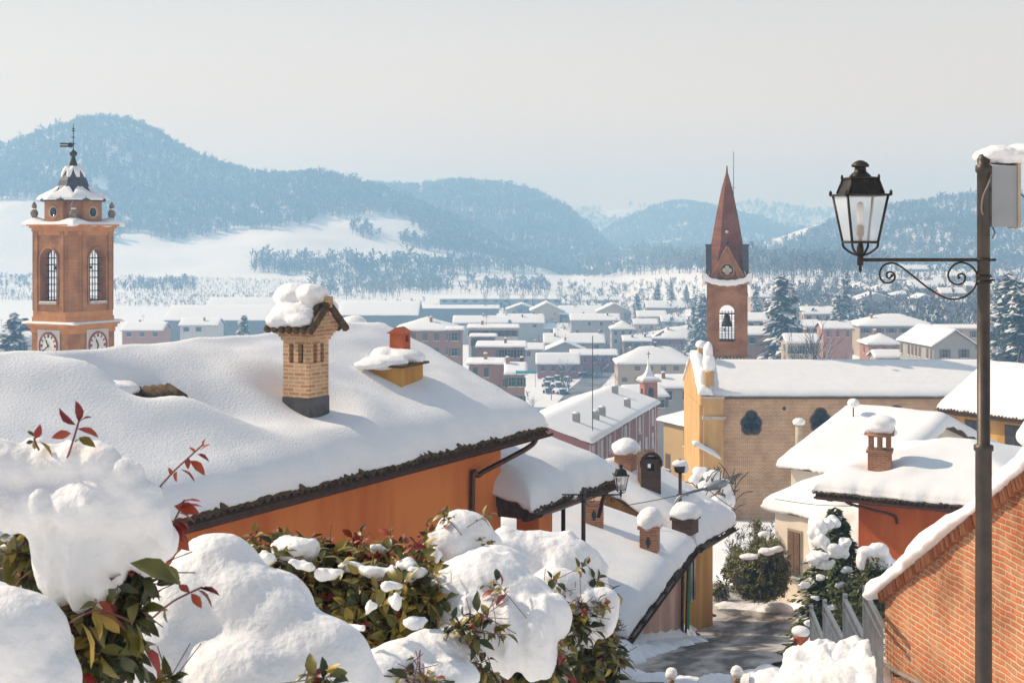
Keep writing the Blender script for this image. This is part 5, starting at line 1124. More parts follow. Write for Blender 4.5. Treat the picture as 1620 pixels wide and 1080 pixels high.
def yagi(gg, px, ytop, ybot, D, els, name='aerial'):
    lx, ly = local(gg, px, D); zq = lambda y: PZ(y, D) - gg['zg']; b = MB(); b.tube([(0, 0, zq(ybot + 25)), (0, 0, zq(ytop))], .03, 6)
    for (y, L_, n) in els:
        b.tube([(-L_ / 2, 0, zq(y)), (L_ / 2, 0, zq(y) - .05)], .014, 5)
        for k in range(n): x = -L_ / 2 + L_ * k / max(n - 1, 1); b.tube([(x, -.25, zq(y)), (x, .25, zq(y))], .008, 4)
    o = b.build(name, WIRE, gg['roof'], (lx, ly, 0)); return o
yagi(g, 1325, 680, 716, 68, [(684, 1.0, 6), (690, 1.0, 6), (712, .5, 3)]); yagi(g, 1350, 634, 705, 68, [(668, 1.3, 7), (640, .4, 3)])
bw = blobmesh('aerial_snow', [((0, 0, 0), (.3, .3, .22))], .06, SNOWN, g['roof'], 3, .02, 4, 2, (*local(g, 1350, 68), PZ(637, 68) - g['zg']))
# white house with balcony and shutters: a steep narrow roof pouring snow
g = house('balcony_house', 'narrow white house with brown shutters under a cascade of roof snow', 'house', (PX(1216, 52), 52), (PX(1372, 48), 48), 4.0, PZ(800, 52), PZ(722, 58), CREAM, over=.16, T=.6, nx=36, ny=30, drip=.1, lump=.2, seed=53, out=.1)
window(g['root'], 'front', 1.2, g['ez'] - 2.3, .55, 1.55, 'closed', SHUTB, None, g); window(g['root'], 'end0', 2.0, g['ez'] - 2.3, .8, 1.5, 'shut', SHUTB, None, g); window(g['root'], 'end0', 5.0, g['ez'] - 2.3, .8, 1.5, 'shut', SHUTB, None, g)
b = MB(); b.box(-.7, .349, .4, 7.5, g['ez'] - 2.9, g['ez'] - 2.7); b.box(-.7, -.62, .4, 7.5, g['ez'] - 2.7, g['ez'] - 1.9); b.prism([(.4, g['ez'] - 2.91), (2.2, g['ez'] - 2.91), (2.2, g['ez'] - 3.6)], -.5, .34); b.build('balcony', CREAM, g['root'])
blobmesh('snow_slide', [((2.9, 0, g['ez'] - .5), (.7, .6, 1.3)), ((3.7, 0, g['ez'] - 1.6), (1.0, .7, 1.7)), ((2.75, .1, g['ez'] - 2.4), (.55, .6, 1.3)), ((4.7, 0, g['ez'] - 1.0), (1.0, .8, 1.9)), ((3.9, -.1, g['ez'] + .2), (1.4, .6, .6)), ((3.4, .1, g['ez'] - 3.4), (1.2, .6, .9))], .09, SNOWN, g['roof'], 55, .06, 2, 4)
# orange house on the right with open brick chimney
P0r = Vector((PX(1290, 45), 45)); P1r = Vector((PX(1640, 41.5), 41.5)); er = (P1r - P0r).normalized(); eyr = Vector((-er.y, er.x)); zer = PZ(775, 45); zrr = PZ(692, 50)
rcx, rcy, rcD = onroof(1392, 736, .35, P0r, er, eyr, zer, zrr, 4.4)
g = house('orange_house', 'red orange house at right with open work brick chimney under a snow cap', 'house', P0r, P1r, 4.4, zer, zrr, ORANGE2, over=1.05, T=.42, nx=70, ny=40, drip=.06, lump=.1, seed=54, out=.08, hip=3.0, slabt=.1,
          hfun=lambda X, Y: -.2 * np.exp(-(np.hypot(X - rcx, Y - rcy) / .6) ** 2) + .08 * np.exp(-((np.hypot(X - rcx, Y - rcy) - 1.0) / .4) ** 2))
eave(g, .05, g['L'], seed=14, spacing=1.25)
print('right chimney', rcx, rcy, rcD)
b = MB(); b.tube(smoothpath([(1.0, -.11, g['ez'] - .1), (1.05, .0, g['ez'] - .3), (1.6, .6, g['ez'] - .55), (2.2, .98, g['ez'] - .75), (2.3, 1.0, g['ez'] - 1.0)], 5), .045, 8); b.build('downpipe', COPPER, g['root'])
zq = lambda y: PZ(y, rcD) - g['zg']; hq = .36
b = MB(); b.box(-hq, hq, -hq, hq, zq(736) - .8, zq(714)); b.box(-hq - .05, hq + .05, -hq - .05, hq + .05, zq(714), zq(710)); 
for sx in (-1, 0, 1):
    for sy in (-1, 0, 1):
        if sx or sy: b.box(sx * .27 - .07, sx * .27 + .07, sy * .27 - .07, sy * .27 + .07, zq(710), zq(689))
b.box(-hq, hq, -hq, hq, zq(689), zq(686)); b.prism([(-hq - .12, zq(686)), (hq + .12, zq(686)), (0, zq(674))], -hq - .1, hq + .1); ch = b.build('chimney', BRICKS, g['roof'], (rcx, rcy, 0), .25)
blobmesh('chimney_snow', [((-.05, 0, zq(676)), (.52, .5, .22)), ((.05, 0, zq(668)), (.46, .44, .24)), ((.3, .05, zq(683)), (.25, .4, .13)), ((-.4, .0, zq(684)), (.2, .35, .1))], .04, SNOWN, ch, 57, .02, 4, 3, bud=2)
# ------------------------------------------------------------------ sloping brick garden wall at right
wf = Vector((5.244, 20.0)); we = Vector((.12, -.9928)).normalized(); LW = 8.0
r = thing('brick_wall', 'sunlit red brick wall with sloping snow covered coping along the steps', 'wall', (wf.x, wf.y, -8.0), math.atan2(we.y, we.x))
topz = lambda x: (-5.16 + 8.0) + .565 * x
b = MB(); b.add([(0, 0, 0), (LW, 0, 0), (LW, 0, topz(LW)), (0, 0, topz(0)), (0, .5, 0), (LW, .5, 0), (LW, .5, topz(LW)), (0, .5, topz(0))], [(0, 1, 2, 3), (7, 6, 5, 4), (0, 3, 7, 4), (1, 5, 6, 2), (3, 2, 6, 7)]); b.build('wall_face', BRICKW, r)
b = MB(); rng = random.Random(3); x = -.06; sl = math.atan(.565)
while x < LW:
    M_ = TR(x, 0, topz(x) + .002) @ Matrix.Rotation(-sl, 4, 'Y'); j = rng.uniform(-.012, .012)
    b.box(.006, .074, -.06 + j, .56 + j, 0, .125, rng.randint(0, 1), M_); x += .08 * math.cos(sl)
b.build('coping', [mat('coping_brick', (.26, .075, .03), (.34, .11, .045), 6, .9, .3, 30), mat('pale_coping_brick', (.36, .14, .06), (.42, .19, .09), 6, .9, .3, 30)], r)
Ls = LW / math.cos(sl)
V, Fc = snowmesh(Ls + .25, .74, lambda X, Y: 0 * X, .27, 150, 9, .04, 61, .5, lambda X, Y: .07 * fbm(X * 4, Y * 3, 62, 3) + .05 * fbm(X * 9, Y * 7, 63, 2), .07)
MM = TR(-.2, -.12, topz(0) + .135 - .1) @ Matrix.Rotation(-sl, 4, 'Y'); V = np.array([tuple(MM @ Vector(v)) for v in V]); npmesh('snow_cover', V, Fc, SNOWN, smooth=True, parent=r)
b = MB(); rp_ = [(.1 + k * .5, -.12, (-5.98 + 8) + .10 * k * .5) for k in range(14)]; b.tube(rp_, .032, 8, 0)
for k in (1, 3, 5, 7, 9, 11): b.tube([(rp_[k][0], -.12, rp_[k][2]), (rp_[k][0], -.12, rp_[k][2] - .09), (rp_[k][0], .01, rp_[k][2] - .09)], .012, 6, 1)
b.build('handrail', [mat('weathered_rail', (.20, .17, .14), (.28, .24, .2), 8, .7), IRON], r)
b = MB(); pts = [(4.15 + .05 * math.sin(k * 1.9) + .02 * k, -.015 - .01 * (k % 2), .9 + k * .16) for k in range(24)]; b.tube(pts, [.02 + .008 * (k % 3) for k in range(24)], 6, 0)
for k in range(0, 24, 2): b.tube([pts[k], (pts[k][0] + .09 * (1 if k % 4 else -1), -.02, pts[k][2] + .1)], .008, 4, 0)
b.build('dry_creeper', TWIG, r)
o = blobmesh('pillar_snow', [((0, 0, 0), (.22, .24, .16)), ((.06, 0, .1), (.16, .2, .14))], .03, SNOWN, None, 5, .02, 5, 3, (PX(1628, 15.8), 15.8, PZ(672, 15.8))); o.parent = r; o.matrix_parent_inverse = Matrix.Identity(4)
q_ = Vector((PX(1640, 15.6), 15.6)) - wf; o.location = (q_.dot(we), q_.dot(Vector((-we.y, we.x))), PZ(690, 15.6) + 8)

# ------------------------------------------------------------------ street lamps with scroll bracket
def lantern_lamp(label, cat, px_post, D, sc, mirror, ybar, lant_px, ybase, tail, tall=True, snow=None, postr=.052, toppx=None, zb=None):
    """sc: metres per photo pixel of the large lamp, arm along x"""
    X = PX(px_post, D); zg_ = G(X, D) if zb is None else zb
    r = thing('street_lamp', label, cat, (X, D, zg_)); zbar = PZ(ybar, D) - zg_
    sg = -1 if mirror else 1
    U = lambda px, py: (sg * (px - 1556) * sc, zbar - (py - 411) * sc)      # measured on the large lamp
    ztop = U(0, 262)[1] if toppx is None else PZ(toppx, D) - zg_
    b = MB(); b.lathe([(postr * 1.8, 0), (postr * 1.8, .5), (postr * 1.3, .6), (postr * 1.25, zbar - 2.2), (postr * 1.25, zbar - 1.56), (postr * 1.5, zbar - 1.55), (postr * 1.5, zbar - 1.51), (postr, zbar - 1.5), (postr, ztop - .06), (postr * 1.25, ztop - .05), (postr * 1.25, ztop), (postr * .9, ztop + .01), (postr, ztop + .05), (postr * .6, ztop + .09), (.005, ztop + .1)] if tall else [(postr * 1.1, 0), (postr, zbar), (postr, ztop), (.01, ztop + .03)], 16); b.build('post', POSTM, r)
    b = MB(); xa = U(1362, 411)[0]; b.box(min(xa, tail), max(xa, tail), -.012, .012, zbar - .014, zbar + .014)
    for yy in (411, 437, 446): b.lathe([(postr + .004, -.012), (postr + .012, -.012), (postr + .012, .012), (postr + .004, .012)], 14, 0, TR(0, 0, U(0, yy)[1]), caps=False)
    if tall: b.tube([(.05, 0, zbar), (.1, 0, zbar)], .012, 6); b.tube([(.05, 0, U(0, 443)[1]), (.09, 0, U(0, 443)[1])], .01, 6)
    b.build('arm', IRON, r)
    sp = [(1411, 436), (1407, 440), (1403, 438), (1404, 431), (1412, 431), (1416, 438), (1411, 446), (1400, 447), (1393, 440), (1392, 430), (1398, 420), (1409, 416), (1421, 419), (1440, 433), (1465, 453), (1485, 466), (1503, 473), (1522, 471), (1537, 461), (1545, 447), (1545, 432), (1535, 420), (1520, 415), (1507, 421), (1500, 433), (1503, 444), (1513, 450), (1524, 447), (1527, 438), (1522, 433), (1516, 435), (1517, 439)]
    b = MB(); b.tube(smoothpath([(U(x, y)[0], 0, U(x, y)[1]) for x, y in sp], 4), .0085 * sc / .00515, 6)
    for x, y in ((1411, 436), (1517, 439)): b.ico((U(x, y)[0], 0, U(x, y)[1]), .014 * sc / .00515, 2)
    b.build('scroll_bracket', IRON, r)
    lx = U(1361, 0)[0]; T4 = TR(lx, 0, 0); k = sc
    zz = lambda y: U(0, y)[1]
    b = MB(); b.lathe([(.002, zz(432)), (3 * k, zz(427)), (2 * k, zz(421)), (5 * k, zz(419)), (5 * k, zz(405)), (3.5 * k, zz(402)), (6 * k, zz(397)), (5 * k, zz(389)), (3 * k, zz(384))], 10, 0, T4)
    q4 = 22 * k; 
    for i in range(4):
        a = math.pi / 2 * i + .12; M3 = T4 @ RZ(a)
        # bottom, top frames, corner bars
        h0, h1 = 21 * k, 33 * k; z0, z1 = zz(383), zz(309); wv = 2.1 * k
        b.box(-h0, h0, -h0 - wv, -h0 + wv, z0 - 2 * k, z0 + 2 * k, 0, M3)
        b.box(-h1 - 4 * k, h1 + 4 * k, -h1 - 4 * k, -h1 + 2 * k, z1 - 1.5 * k, z1 + 2 * k, 0, M3)
        b.tube([(-h0, -h0, z0), (-h1, -h1, z1)], 2.2 * k, 4, 0, M3)
        b.tube(smoothpath([(-h0, -h0, z0), (-h0 * .95, -h0 * .95, z0 - 8 * k), (-h0 * .55, -h0 * .55, z0 - 17 * k), (-3 * k, -3 * k, zz(404))], 4), 2 * k, 5, 0, M3)
        b.lathe([(2.6 * k, z1), (2.6 * k, z1 + 5 * k), (1 * k, z1 + 8 * k)], 6, 0, M3 @ TR(-h1 - 3 * k, -h1 - 3 * k, 0)); b.lathe([(1.8 * k, z0 - 6 * k), (1.8 * k, z0 + 2 * k)], 6, 0, M3 @ TR(-h0, -h0, 0))
    b.build('lantern_frame', IRON, r)
    b = MB()
    for i in range(4):
        M3 = T4 @ RZ(math.pi / 2 * i + .12); h0, h1 = 20.5 * k, 32.5 * k
        b.add([(-h0, -h0, zz(382)), (h0, -h0, zz(382)), (h1, -h1, zz(310)), (-h1, -h1, zz(310))], [(0, 1, 2, 3)], 0, False, M3)
    b.build('glass_pane', FROSTG, r)
    b = MB(); s2 = math.sqrt(2); b.lathe([(33 * k * s2, zz(308)), (28 * k * s2, zz(306)), (20 * k * s2, zz(284)), (22 * k * s2, zz(283)), (22 * k * s2, zz(281)), (17 * k * s2, zz(280))], 4, 0, T4, False, math.pi / 4 + .12)
    b.lathe([(19 * k, zz(281)), (15 * k, zz(276)), (10 * k, zz(272)), (9 * k, zz(268)), (9 * k, zz(265)), (14 * k, zz(264)), (14 * k, zz(261)), (10 * k, zz(257)), (4 * k, zz(254)), (.5 * k, zz(253.5))], 14, 0, T4)
    for i in range(4):
        M3 = T4 @ RZ(math.pi / 2 * i + .12); b.tube([(-28 * k, -28 * k, zz(306)), (-21 * k, -21 * k, zz(282))], 2 * k, 4, 0, M3); b.lathe([(2 * k, zz(284)), (2 * k, zz(278)), (.6 * k, zz(276))], 6, 0, M3 @ TR(-22 * k, -22 * k, 0))
    b.build('lantern_roof', IRON, r)
    b = MB(); b.lathe([(3 * k, zz(384)), (3 * k, zz(374)), (6 * k, zz(372)), (6 * k, zz(358)), (4 * k, zz(356))], 10, 1, T4); b.lathe([(3.5 * k, zz(356)), (4.5 * k, zz(350)), (6 * k, zz(336)), (6 * k, zz(326)), (4 * k, zz(321)), (.5 * k, zz(319))], 12, 0, T4); b.build('bulb', [BULB, mat('brass_socket', (.25, .15, .06), None, rough=.5)], r)
    return r, U
near_lamp, U = lantern_lamp('tall near street lamp with scrolled bracket and grey box at its top', 'street lamp', 1556, 11.6, 11.6 / F, False, 411, 0, 0, .02)
D = 11.6; k = D / F
b = MB(); b.box(PX(1568, D), PX(1608, D), D - .02, D + .22, PZ(359, D), PZ(262, D), 0); b.box(PX(1608, D) + .001, PX(1613, D), D - .035, D + .24, PZ(361, D), PZ(255, D), 1)
for z in (300, 345): b.box(PX(1560, D), PX(1570, D), D + .02, D + .07, PZ(z + 2, D), PZ(z - 2, D), 2)
b.tube([(PX(1613, D), D + .05, PZ(302, D)), (PX(1622, D), D + .02, PZ(312, D)), (PX(1634, D), D, PZ(308, D))], .006, 6, 2)
bx = b.build('junction_box', [GREYBOX, mat('pale_wood_edge', (.45, .36, .26), (.52, .42, .32), 8, .7), IRON]); tag(bx, 'grey metal box on the upper lamp post carrying a slab of snow', 'electric box')
o = blobmesh('snow_cover', [((PX(1600, D), D + .1, PZ(247, D)), (.2, .22, .07)), ((PX(1568, D), D + .08, PZ(247, D)), (.12, .15, .055)), ((PX(1620, D), D + .1, PZ(242, D)), (.16, .2, .08)), ((PX(1585, D), D + .05, PZ(240, D)), (.16, .15, .05))], .015, SNOWN, bx, 31, .012, 14, 3)
b = MB(); b.tube(smoothpath([(PX(1566, D), D - .03, PZ(275, D)), (PX(1560, D), D - .07, PZ(290, D)), (PX(1551, D), D - .07, PZ(310, D)), (PX(1549, D), D - .06, PZ(330, D)), (PX(1552, D), D - .05, PZ(340, D))], 5), .007, 6); b.tube([(PX(1570, D), D, PZ(358, D)), (PX(1572, D), D - .03, PZ(368, D)), (PX(1567, D), D - .04, PZ(378, D))], .007, 6); o = b.build('cable', mat('grey_cable', (.22, .2, .18), None, rough=.6)); o.parent = bx
lantern_lamp('smaller street lamp with lantern on scrolled bracket before the low snowy roofs', 'street lamp', 923, 30, .0052 * .78, True, 782, 0, 0, -.45, False, postr=.045, toppx=772)
# plain lamps further down
D = 41.5; r = thing('street_lamp', 'plain grey curved street lamp leaning over the arched chimney roof', 'street lamp', (PX(1064, D), D, PZ(880, D)))
zq = lambda y: PZ(y, D) - PZ(880, D); xq = lambda x: PX(x, D) - PX(1064, D); b = MB()
b.tube(smoothpath([(0, 0, -.8), (0, 0, zq(815)), (xq(1066), 0, zq(800)), (xq(1073), 0, zq(788)), (xq(1084), 0, zq(781)), (xq(1120), 0, zq(771))], 5), .045, 8); b.build('post', METAL, r)
b = MB(); b.lathe([(.04, -.35), (.1, -.25), (.14, .1), (.1, .35), (.02, .42)], 10, 0, TR(xq(1130), 0, zq(768)) @ Matrix.Rotation(math.radians(74), 4, 'Y')); b.build('lamp_head', METAL, r)
D = 42.5; zb = PZ(880, D); r = thing('street_lamp', 'thin red brown lamp post with small snow capped lantern', 'street lamp', (PX(1076, D), D, zb)); zq = lambda y: PZ(y, D) - zb
b = MB(); b.tube([(0, 0, 0), (0, 0, zq(748))], .05, 8); b.tube([(-.1, 0, zq(783)), (.25, 0, zq(782))], .03, 6); b.build('post', STEM, r)
b = MB(); b.lathe([(.08, zq(748)), (.16, zq(746)), (.2, zq(736)), (.05, zq(732)), (.04, zq(726))], 8); b.build('lantern', IRON, r)
blobmesh('snow_cover', [((0, 0, zq(733)), (.24, .22, .12)), ((.15, 0, zq(740)), (.12, .15, .15))], .04, SNOWN, r, 3, .01, 6, 2)
# overhead cables
def cable(label, pts, rad=.012):
    b = MB(); P_ = [P(*p) for p in pts]; o = b.tube(smoothpath(P_, 8), rad, 5).build('overhead_cable', WIRE); tag(o, label, 'cable')
cable('thin black cable from the curved lamp arm down to the church side', [(1118, 772, 41.5), (1140, 790, 42.3), (1163, 806, 43)])
cable('black cable crossing below the arched chimney to the curved lamp', [(985, 800, 40), (1050, 788, 41), (1118, 772, 41.4)])
cable('thin cable hanging from the white balcony house to the red orange house', [(1226, 789, 50), (1290, 798, 47), (1357, 800, 44)])

# ------------------------------------------------------------------ metal step fence, pot, posts, snow piles
fx = [(1284, 28.0), (1305, 25.7), (1337, 23.3), (1369, 21.0), (1397, 19.2)]; ft = [-7.36, -6.66, -5.95, -5.25]
for i in range(4):
    a, d0 = fx[i]; c_, d1 = fx[i + 1]; p0 = Vector((PX(a, d0), d0, 0)); p1 = Vector((PX(c_, d1), d1, 0)); z1 = ft[i]; hgt = 1.35; L_ = (p1 - p0).length; rz = math.atan2(p1.y - p0.y, p1.x - p0.x)
    r = thing('fence_panel', ['grey metal railing panel farthest down the stepped fence', 'grey metal railing panel second from the bottom of the stepped fence', 'grey metal railing panel second from the top of the stepped fence', 'grey metal railing panel next to the brick wall end'][i], 'railing', (p0.x, p0.y, z1 - hgt), rz)
    for za, zb2 in ((hgt - .05, hgt), (.1, .14), (hgt - .2, hgt - .17)):
        b = MB(); b.box(0, L_, -.025, .025, za, zb2); b.build('rail', METAL, r)
    b = MB(); x = .06
    while x < L_: b.box(x - .009, x + .009, -.012, .012, .1, hgt - .05); x += .1
    b.build('bars', METAL, r)
    b = MB(); b.box(-.035, .035, -.035, .035, -.5, hgt + .06); b.build('post', METAL, r)
D = 30.5; b = MB(); zb = PZ(1022, D); b.lathe([(.11, zb - .1), (.15, zb + .18), (.17, zb + .18), (.17, zb + .24), (.13, zb + .24)], 16, 0, TR(PX(1267, D), D, 0)); o = b.build('flower_pot', TERRA); tag(o, 'terracotta flower pot with a snow cap at the foot of the fir', 'flower pot')
blobmesh('snow_cover', [((PX(1267, D), D, zb + .32), (.2, .2, .12))], .03, SNOWN, o, 4, .01, 8, 2)
def pxblobs(L): return [((P(a, y, d)), (rx * d / F, max(rx, ry) * .8 * d / F * (dr if len_ else 1), ry * d / F)) for (a, y, rx, ry, d), dr, len_ in [(t[:5], t[5] if len(t) > 5 else 1, 1) for t in L]]
o = blobmesh('snow_pile', pxblobs([(1262, 1062, 26, 40, 22), (1290, 1045, 22, 35, 22), (1315, 1050, 28, 36, 21.5), (1345, 1045, 30, 32, 21), (1372, 1050, 26, 36, 20.5), (1335, 1085, 60, 40, 20.5), (1280, 1090, 60, 40, 21.5), (1225, 1085, 45, 25, 22.5), (1390, 1080, 30, 40, 20), (1310, 1022, 14, 12, 22), (1355, 1022, 18, 13, 21)]), .035, SNOWN, None, 71, .05, 4.5, 2, bud=14, lump=.5, fine=1.0); tag(o, 'heap of lumpy shovelled snow at the foot of the metal fence', 'snow pile')
o = blobmesh('snow_pile', pxblobs([(1000, 1072, 30, 14, 25), (1040, 1080, 40, 14, 24.5), (1090, 1082, 40, 10, 24), (1140, 1082, 40, 12, 23.5), (1190, 1078, 35, 18, 23), (1215, 1068, 20, 16, 23), (980, 1060, 22, 16, 27), (960, 1075, 30, 20, 25)]), .045, SNOWN, None, 72, .06, 4, 1, bud=4); tag(o, 'low bank of clumpy snow along the near street edge', 'snow bank')
o = blobmesh('snow_pile', pxblobs([(955 + 160 * t_, 1052 - 34 * t_, 58 - 26 * t_ + 6 * math.sin(t_ * 40), 25 - 14 * t_ + 3 * math.sin(t_ * 31), 28.5 + 11 * t_) for t_ in np.linspace(0, 1, 20)]), .06, SNOWN, None, 73, .06, 2.5, 3); tag(o, 'smooth snow drift against the old pink house wall', 'snow drift')
o = blobmesh('snow_pile', pxblobs([(1165, 966, 34, 10, 50), (1200, 966, 34, 10, 49.4), (1228, 966, 30, 13, 48.6), (1150, 962, 22, 12, 51)]), .08, DIRTY, None, 74, .07, 2.5, 3); tag(o, 'sunlit trodden snow bank under the clipped green hedge', 'snow bank')
for i, (a, y, D) in enumerate(((1062, 1066, 22.5), (1166, 1063, 22.5))):
    b = MB(); z = PZ(y + 12, D); b.lathe([(.05, z - .7), (.05, z), (.06, z + .02)], 10, 0, TR(PX(a, D), D, 0)); o = b.build('garden_post', mat('tan_wood', (.28, .17, .09), (.36, .24, .14), 8, .8)); tag(o, ['short post with a knob of snow, left of two by the street', 'short wooden post with tall knob of snow, right of two by the street'][i], 'post')
    blobmesh('snow_cover', [((PX(a, D), D, PZ(y, D)), (.1, .1, .09)), ((PX(a, D), D, PZ(y - 5, D)), (.085, .085, .06))], .018, SNOWN, o, i, .008, 12, 2)

# ------------------------------------------------------------------ leaves
LT = np.array([(-0, 0, 0), (.12, .25, .05), (.17, .5, .06), (.1, .8, .0), (0, 1, -.08), (0, .75, -.05), (0, .5, 0), (0, .25, .0), (-.12, .25, .05), (-.17, .5, .06), (-.1, .8, .0)])
LF = np.array([(0, 1, 7, 7), (7, 1, 2, 6), (6, 2, 3, 5), (5, 3, 4, 4), (0, 7, 8, 8), (8, 7, 6, 9), (9, 6, 5, 10), (10, 5, 4, 4)])
def leafmesh(name, pos, dirs, size, mats, mi, parent=None, seed=0, droop=.3, wide=1.0):
    """pos, dirs: arrays; each leaf a folded eight sided blade"""
    rng = np.random.RandomState(seed); n = len(pos); d = dirs / np.linalg.norm(dirs, axis=1, keepdims=True)
    up = rng.normal(0, .45, (n, 3)) + np.array([0, -.25, 1.0]); sx = np.cross(d, up); sx /= np.linalg.norm(sx, axis=1, keepdims=True) + 1e-9; nz = np.cross(sx, d)
    T = LT * np.array([wide, 1, 1.2]); bend = -(T[:, 1] ** 2) * droop
    V = pos[:, None, :] + size[:, None, None] * (T[None, :, 0:1] * sx[:, None, :] + T[None, :, 1:2] * d[:, None, :] + (T[None, :, 2:3] + bend[None, :, None]) * nz[:, None, :])
    tri = []; q = []
    Fq = LF[[1, 2, 5, 6]]; Ft = np.array([(0, 1, 7), (5, 3, 4), (0, 7, 8), (10, 5, 4)])
    Ft2 = np.concatenate([np.stack([Fq[:, 0], Fq[:, 1], Fq[:, 2]], -1), np.stack([Fq[:, 0], Fq[:, 2], Fq[:, 3]], -1), Ft])
    Fa = (Ft2[None] + (np.arange(n) * 11)[:, None, None]).reshape(-1, 3)
    return npmesh(name, V.reshape(-1, 3), Fa, mats, np.repeat(mi, len(Ft2)), True, parent)
def foliage(name, ell, n, size, mats, probs, seed, parent, shell=.55, droop=.35, twigs=True, up=.1, cut=None):
    rng = np.random.RandomState(seed); ps = []; ds = []; w_ = np.array([e[1][0] * e[1][2] for e in ell]); w_ = w_ / w_.sum(); tw = MB()
    nc = n // 7
    for j in range(nc):                                   # leaves sit in whorls at twig ends
        e = ell[rng.choice(len(ell), p=w_)]; v = rng.normal(0, 1, 3); v /= np.linalg.norm(v); rr = rng.uniform(shell, 1.02) ; c_ = np.array(e[0]) + v * np.array(e[1]) * rr
        if cut is not None and not cut(c_): continue
        ax = v + np.array([0, 0, up]) + rng.normal(0, .35, 3); ax /= np.linalg.norm(ax); o1 = np.cross(ax, [.3, .5, .8]); o1 /= np.linalg.norm(o1); o2 = np.cross(ax, o1)
        m = rng.randint(5, 9); L_ = size * 1.3
        tw.tube([c_ - ax * L_ * 2.2, c_ + ax * L_ * .3], size * .03, 3, 0, cap=False)
        for k in range(m):
            a = k * 2.4 + rng.uniform(0, 1); f = k / m; pp = c_ + ax * L_ * (f - .6); dd_ = ax * (.25 + .5 * f) + (o1 * math.cos(a) + o2 * math.sin(a)) * .9
            ps.append(pp); ds.append(dd_)
    ps = np.array(ps); ds = np.array(ds); mi = rng.choice(len(mats), len(ps), p=probs)
    o = leafmesh(name, ps, ds, size * rng.uniform(.55, 1.25, len(ps)), mats, mi, parent, seed, droop, 1.45)
    tw.build('twigs', STEM, parent); return o
def curtain(xs, tops, bots, rx, D):
    return [(x + (i * 5) % 7 - 3, (t + b_) / 2, rx * (1.25 + .3 * ((i * 3) % 4)), (b_ - t) / 2, D + .015 * ((i * 7) % 4)) for i, (x, t, b_) in enumerate(zip(xs, tops, bots))]
def ell(L): return [(tuple(P(a, y, d)), (rx * d / F, (rx + ry) * .5 * d / F * (q[0] if q else 1), ry * d / F)) for a, y, rx, ry, d, *q in L]

# clipped hedge at the street bend
r = thing('hedge', 'rounded clipped green hedge beside the street bend', 'hedge')
foliage('foliage', ell([(1200, 908, 47, 44, 48), (1222, 900, 30, 48, 47.5), (1176, 896, 28, 30, 48.5), (1212, 868, 26, 20, 48.5)]), 10000, .10, [HEDG, LGR, LDK], [.55, .25, .2], 81, r, .75)
b = MB(); 
for c_, rr in ell([(1198, 912, 40, 36, 48), (1222, 905, 25, 37, 47.5), (1175, 900, 21, 22, 48.5)]): b.ico(c_, rr, 3, 0, 3, .1)
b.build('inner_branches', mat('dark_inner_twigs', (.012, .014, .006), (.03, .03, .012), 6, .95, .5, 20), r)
blobmesh('snow_cover', pxblobs([(1185, 880, 16, 5, 47), (1212, 872, 14, 5, 47), (1230, 868, 10, 6, 47)]), .05, SNOWN, r, 82, .04, 4, 2)
r = thing('shrub', 'loose dark evergreen shrub rising behind the clipped hedge', 'shrub')
foliage('foliage', ell([(1200, 852, 14, 30, 52), (1212, 880, 20, 20, 51), (1196, 830, 8, 12, 52)]), 1800, .10, [HEDG, LDK], [.6, .4], 83, r, .4)
blobmesh('snow_cover', pxblobs([(1208, 845, 10, 6, 51), (1214, 866, 10, 6, 50), (1218, 885, 8, 5, 50)]), .05, SNOWN, r, 84, .03, 4, 2)
r = thing('shrub', 'low dark bushes along the snowy path left of the clipped hedge', 'shrub')
foliage('foliage', ell([(1142, 932, 14, 18, 53), (1150, 905, 10, 14, 55), (1165, 870, 10, 10, 60)]), 900, .13, [HEDG, LDK, TWIG], [.3, .5, .2], 93, r, .3)
tw = np.array([c_ for c_ in [cast(rng_.uniform(1150, 1222), rng_.uniform(815, 905)) for rng_ in [np.random.RandomState(k) for k in range(140)]] if c_ is not None and c_[1] < 110])
woods('thin dead stalks poking through the snowy bank below the church wall', tw[:, 0], tw[:, 1], tw[:, 2], .4, 1.1, 77, 9)
# yew fir beside the fence
D = 33; zb = PZ(1015, D)
r = conifer(PZ(798, D) - zb, 1.25, 12000, 85, .15, NEEDG, .03, 'fir_tree'); r.location = (PX(1320, D), D, zb); r['label'] = 'green fir with pillows of snow standing behind the stepped fence'
for i, (a, y, w_, h_, d_) in enumerate([(1296, 835, 20, 16, 32.2), (1318, 824, 15, 12, 32.4), (1300, 856, 20, 13, 32), (1294, 880, 22, 12, 31.8), (1324, 872, 22, 15, 31.8), (1306, 892, 20, 9, 31.8), (1335, 858, 14, 12, 32), (1272, 925, 11, 6, 31.8), (1330, 925, 13, 6, 31.6), (1290, 945, 10, 6, 31.6), (1350, 935, 14, 7, 31.6), (1280, 985, 12, 6, 31.5), (1315, 960, 10, 5, 31.5), (1300, 912, 10, 5, 31.7), (1340, 900, 11, 6, 31.7)]):
    rt = random.Random(i + 40); bl_ = [(a + rt.uniform(-.6, .6) * w_, y + rt.uniform(-.4, .6) * h_, w_ * rt.uniform(.25, .5), h_ * rt.uniform(.35, .7), d_ + rt.uniform(-.2, .2)) for _ in range(7)] + [(a, y, w_ * .7, h_ * .75, d_)]
    o = blobmesh('snow_tuft', pxblobs(bl_), .03, SNOWN, None, 300 + i, .05, 5, 1, bud=5, lump=.6); o.parent = r; o.matrix_parent_inverse = Matrix.Translation(-r.location)
r = thing('shrub', 'arching evergreen shrub with snow crown between fir and brick wall', 'shrub')
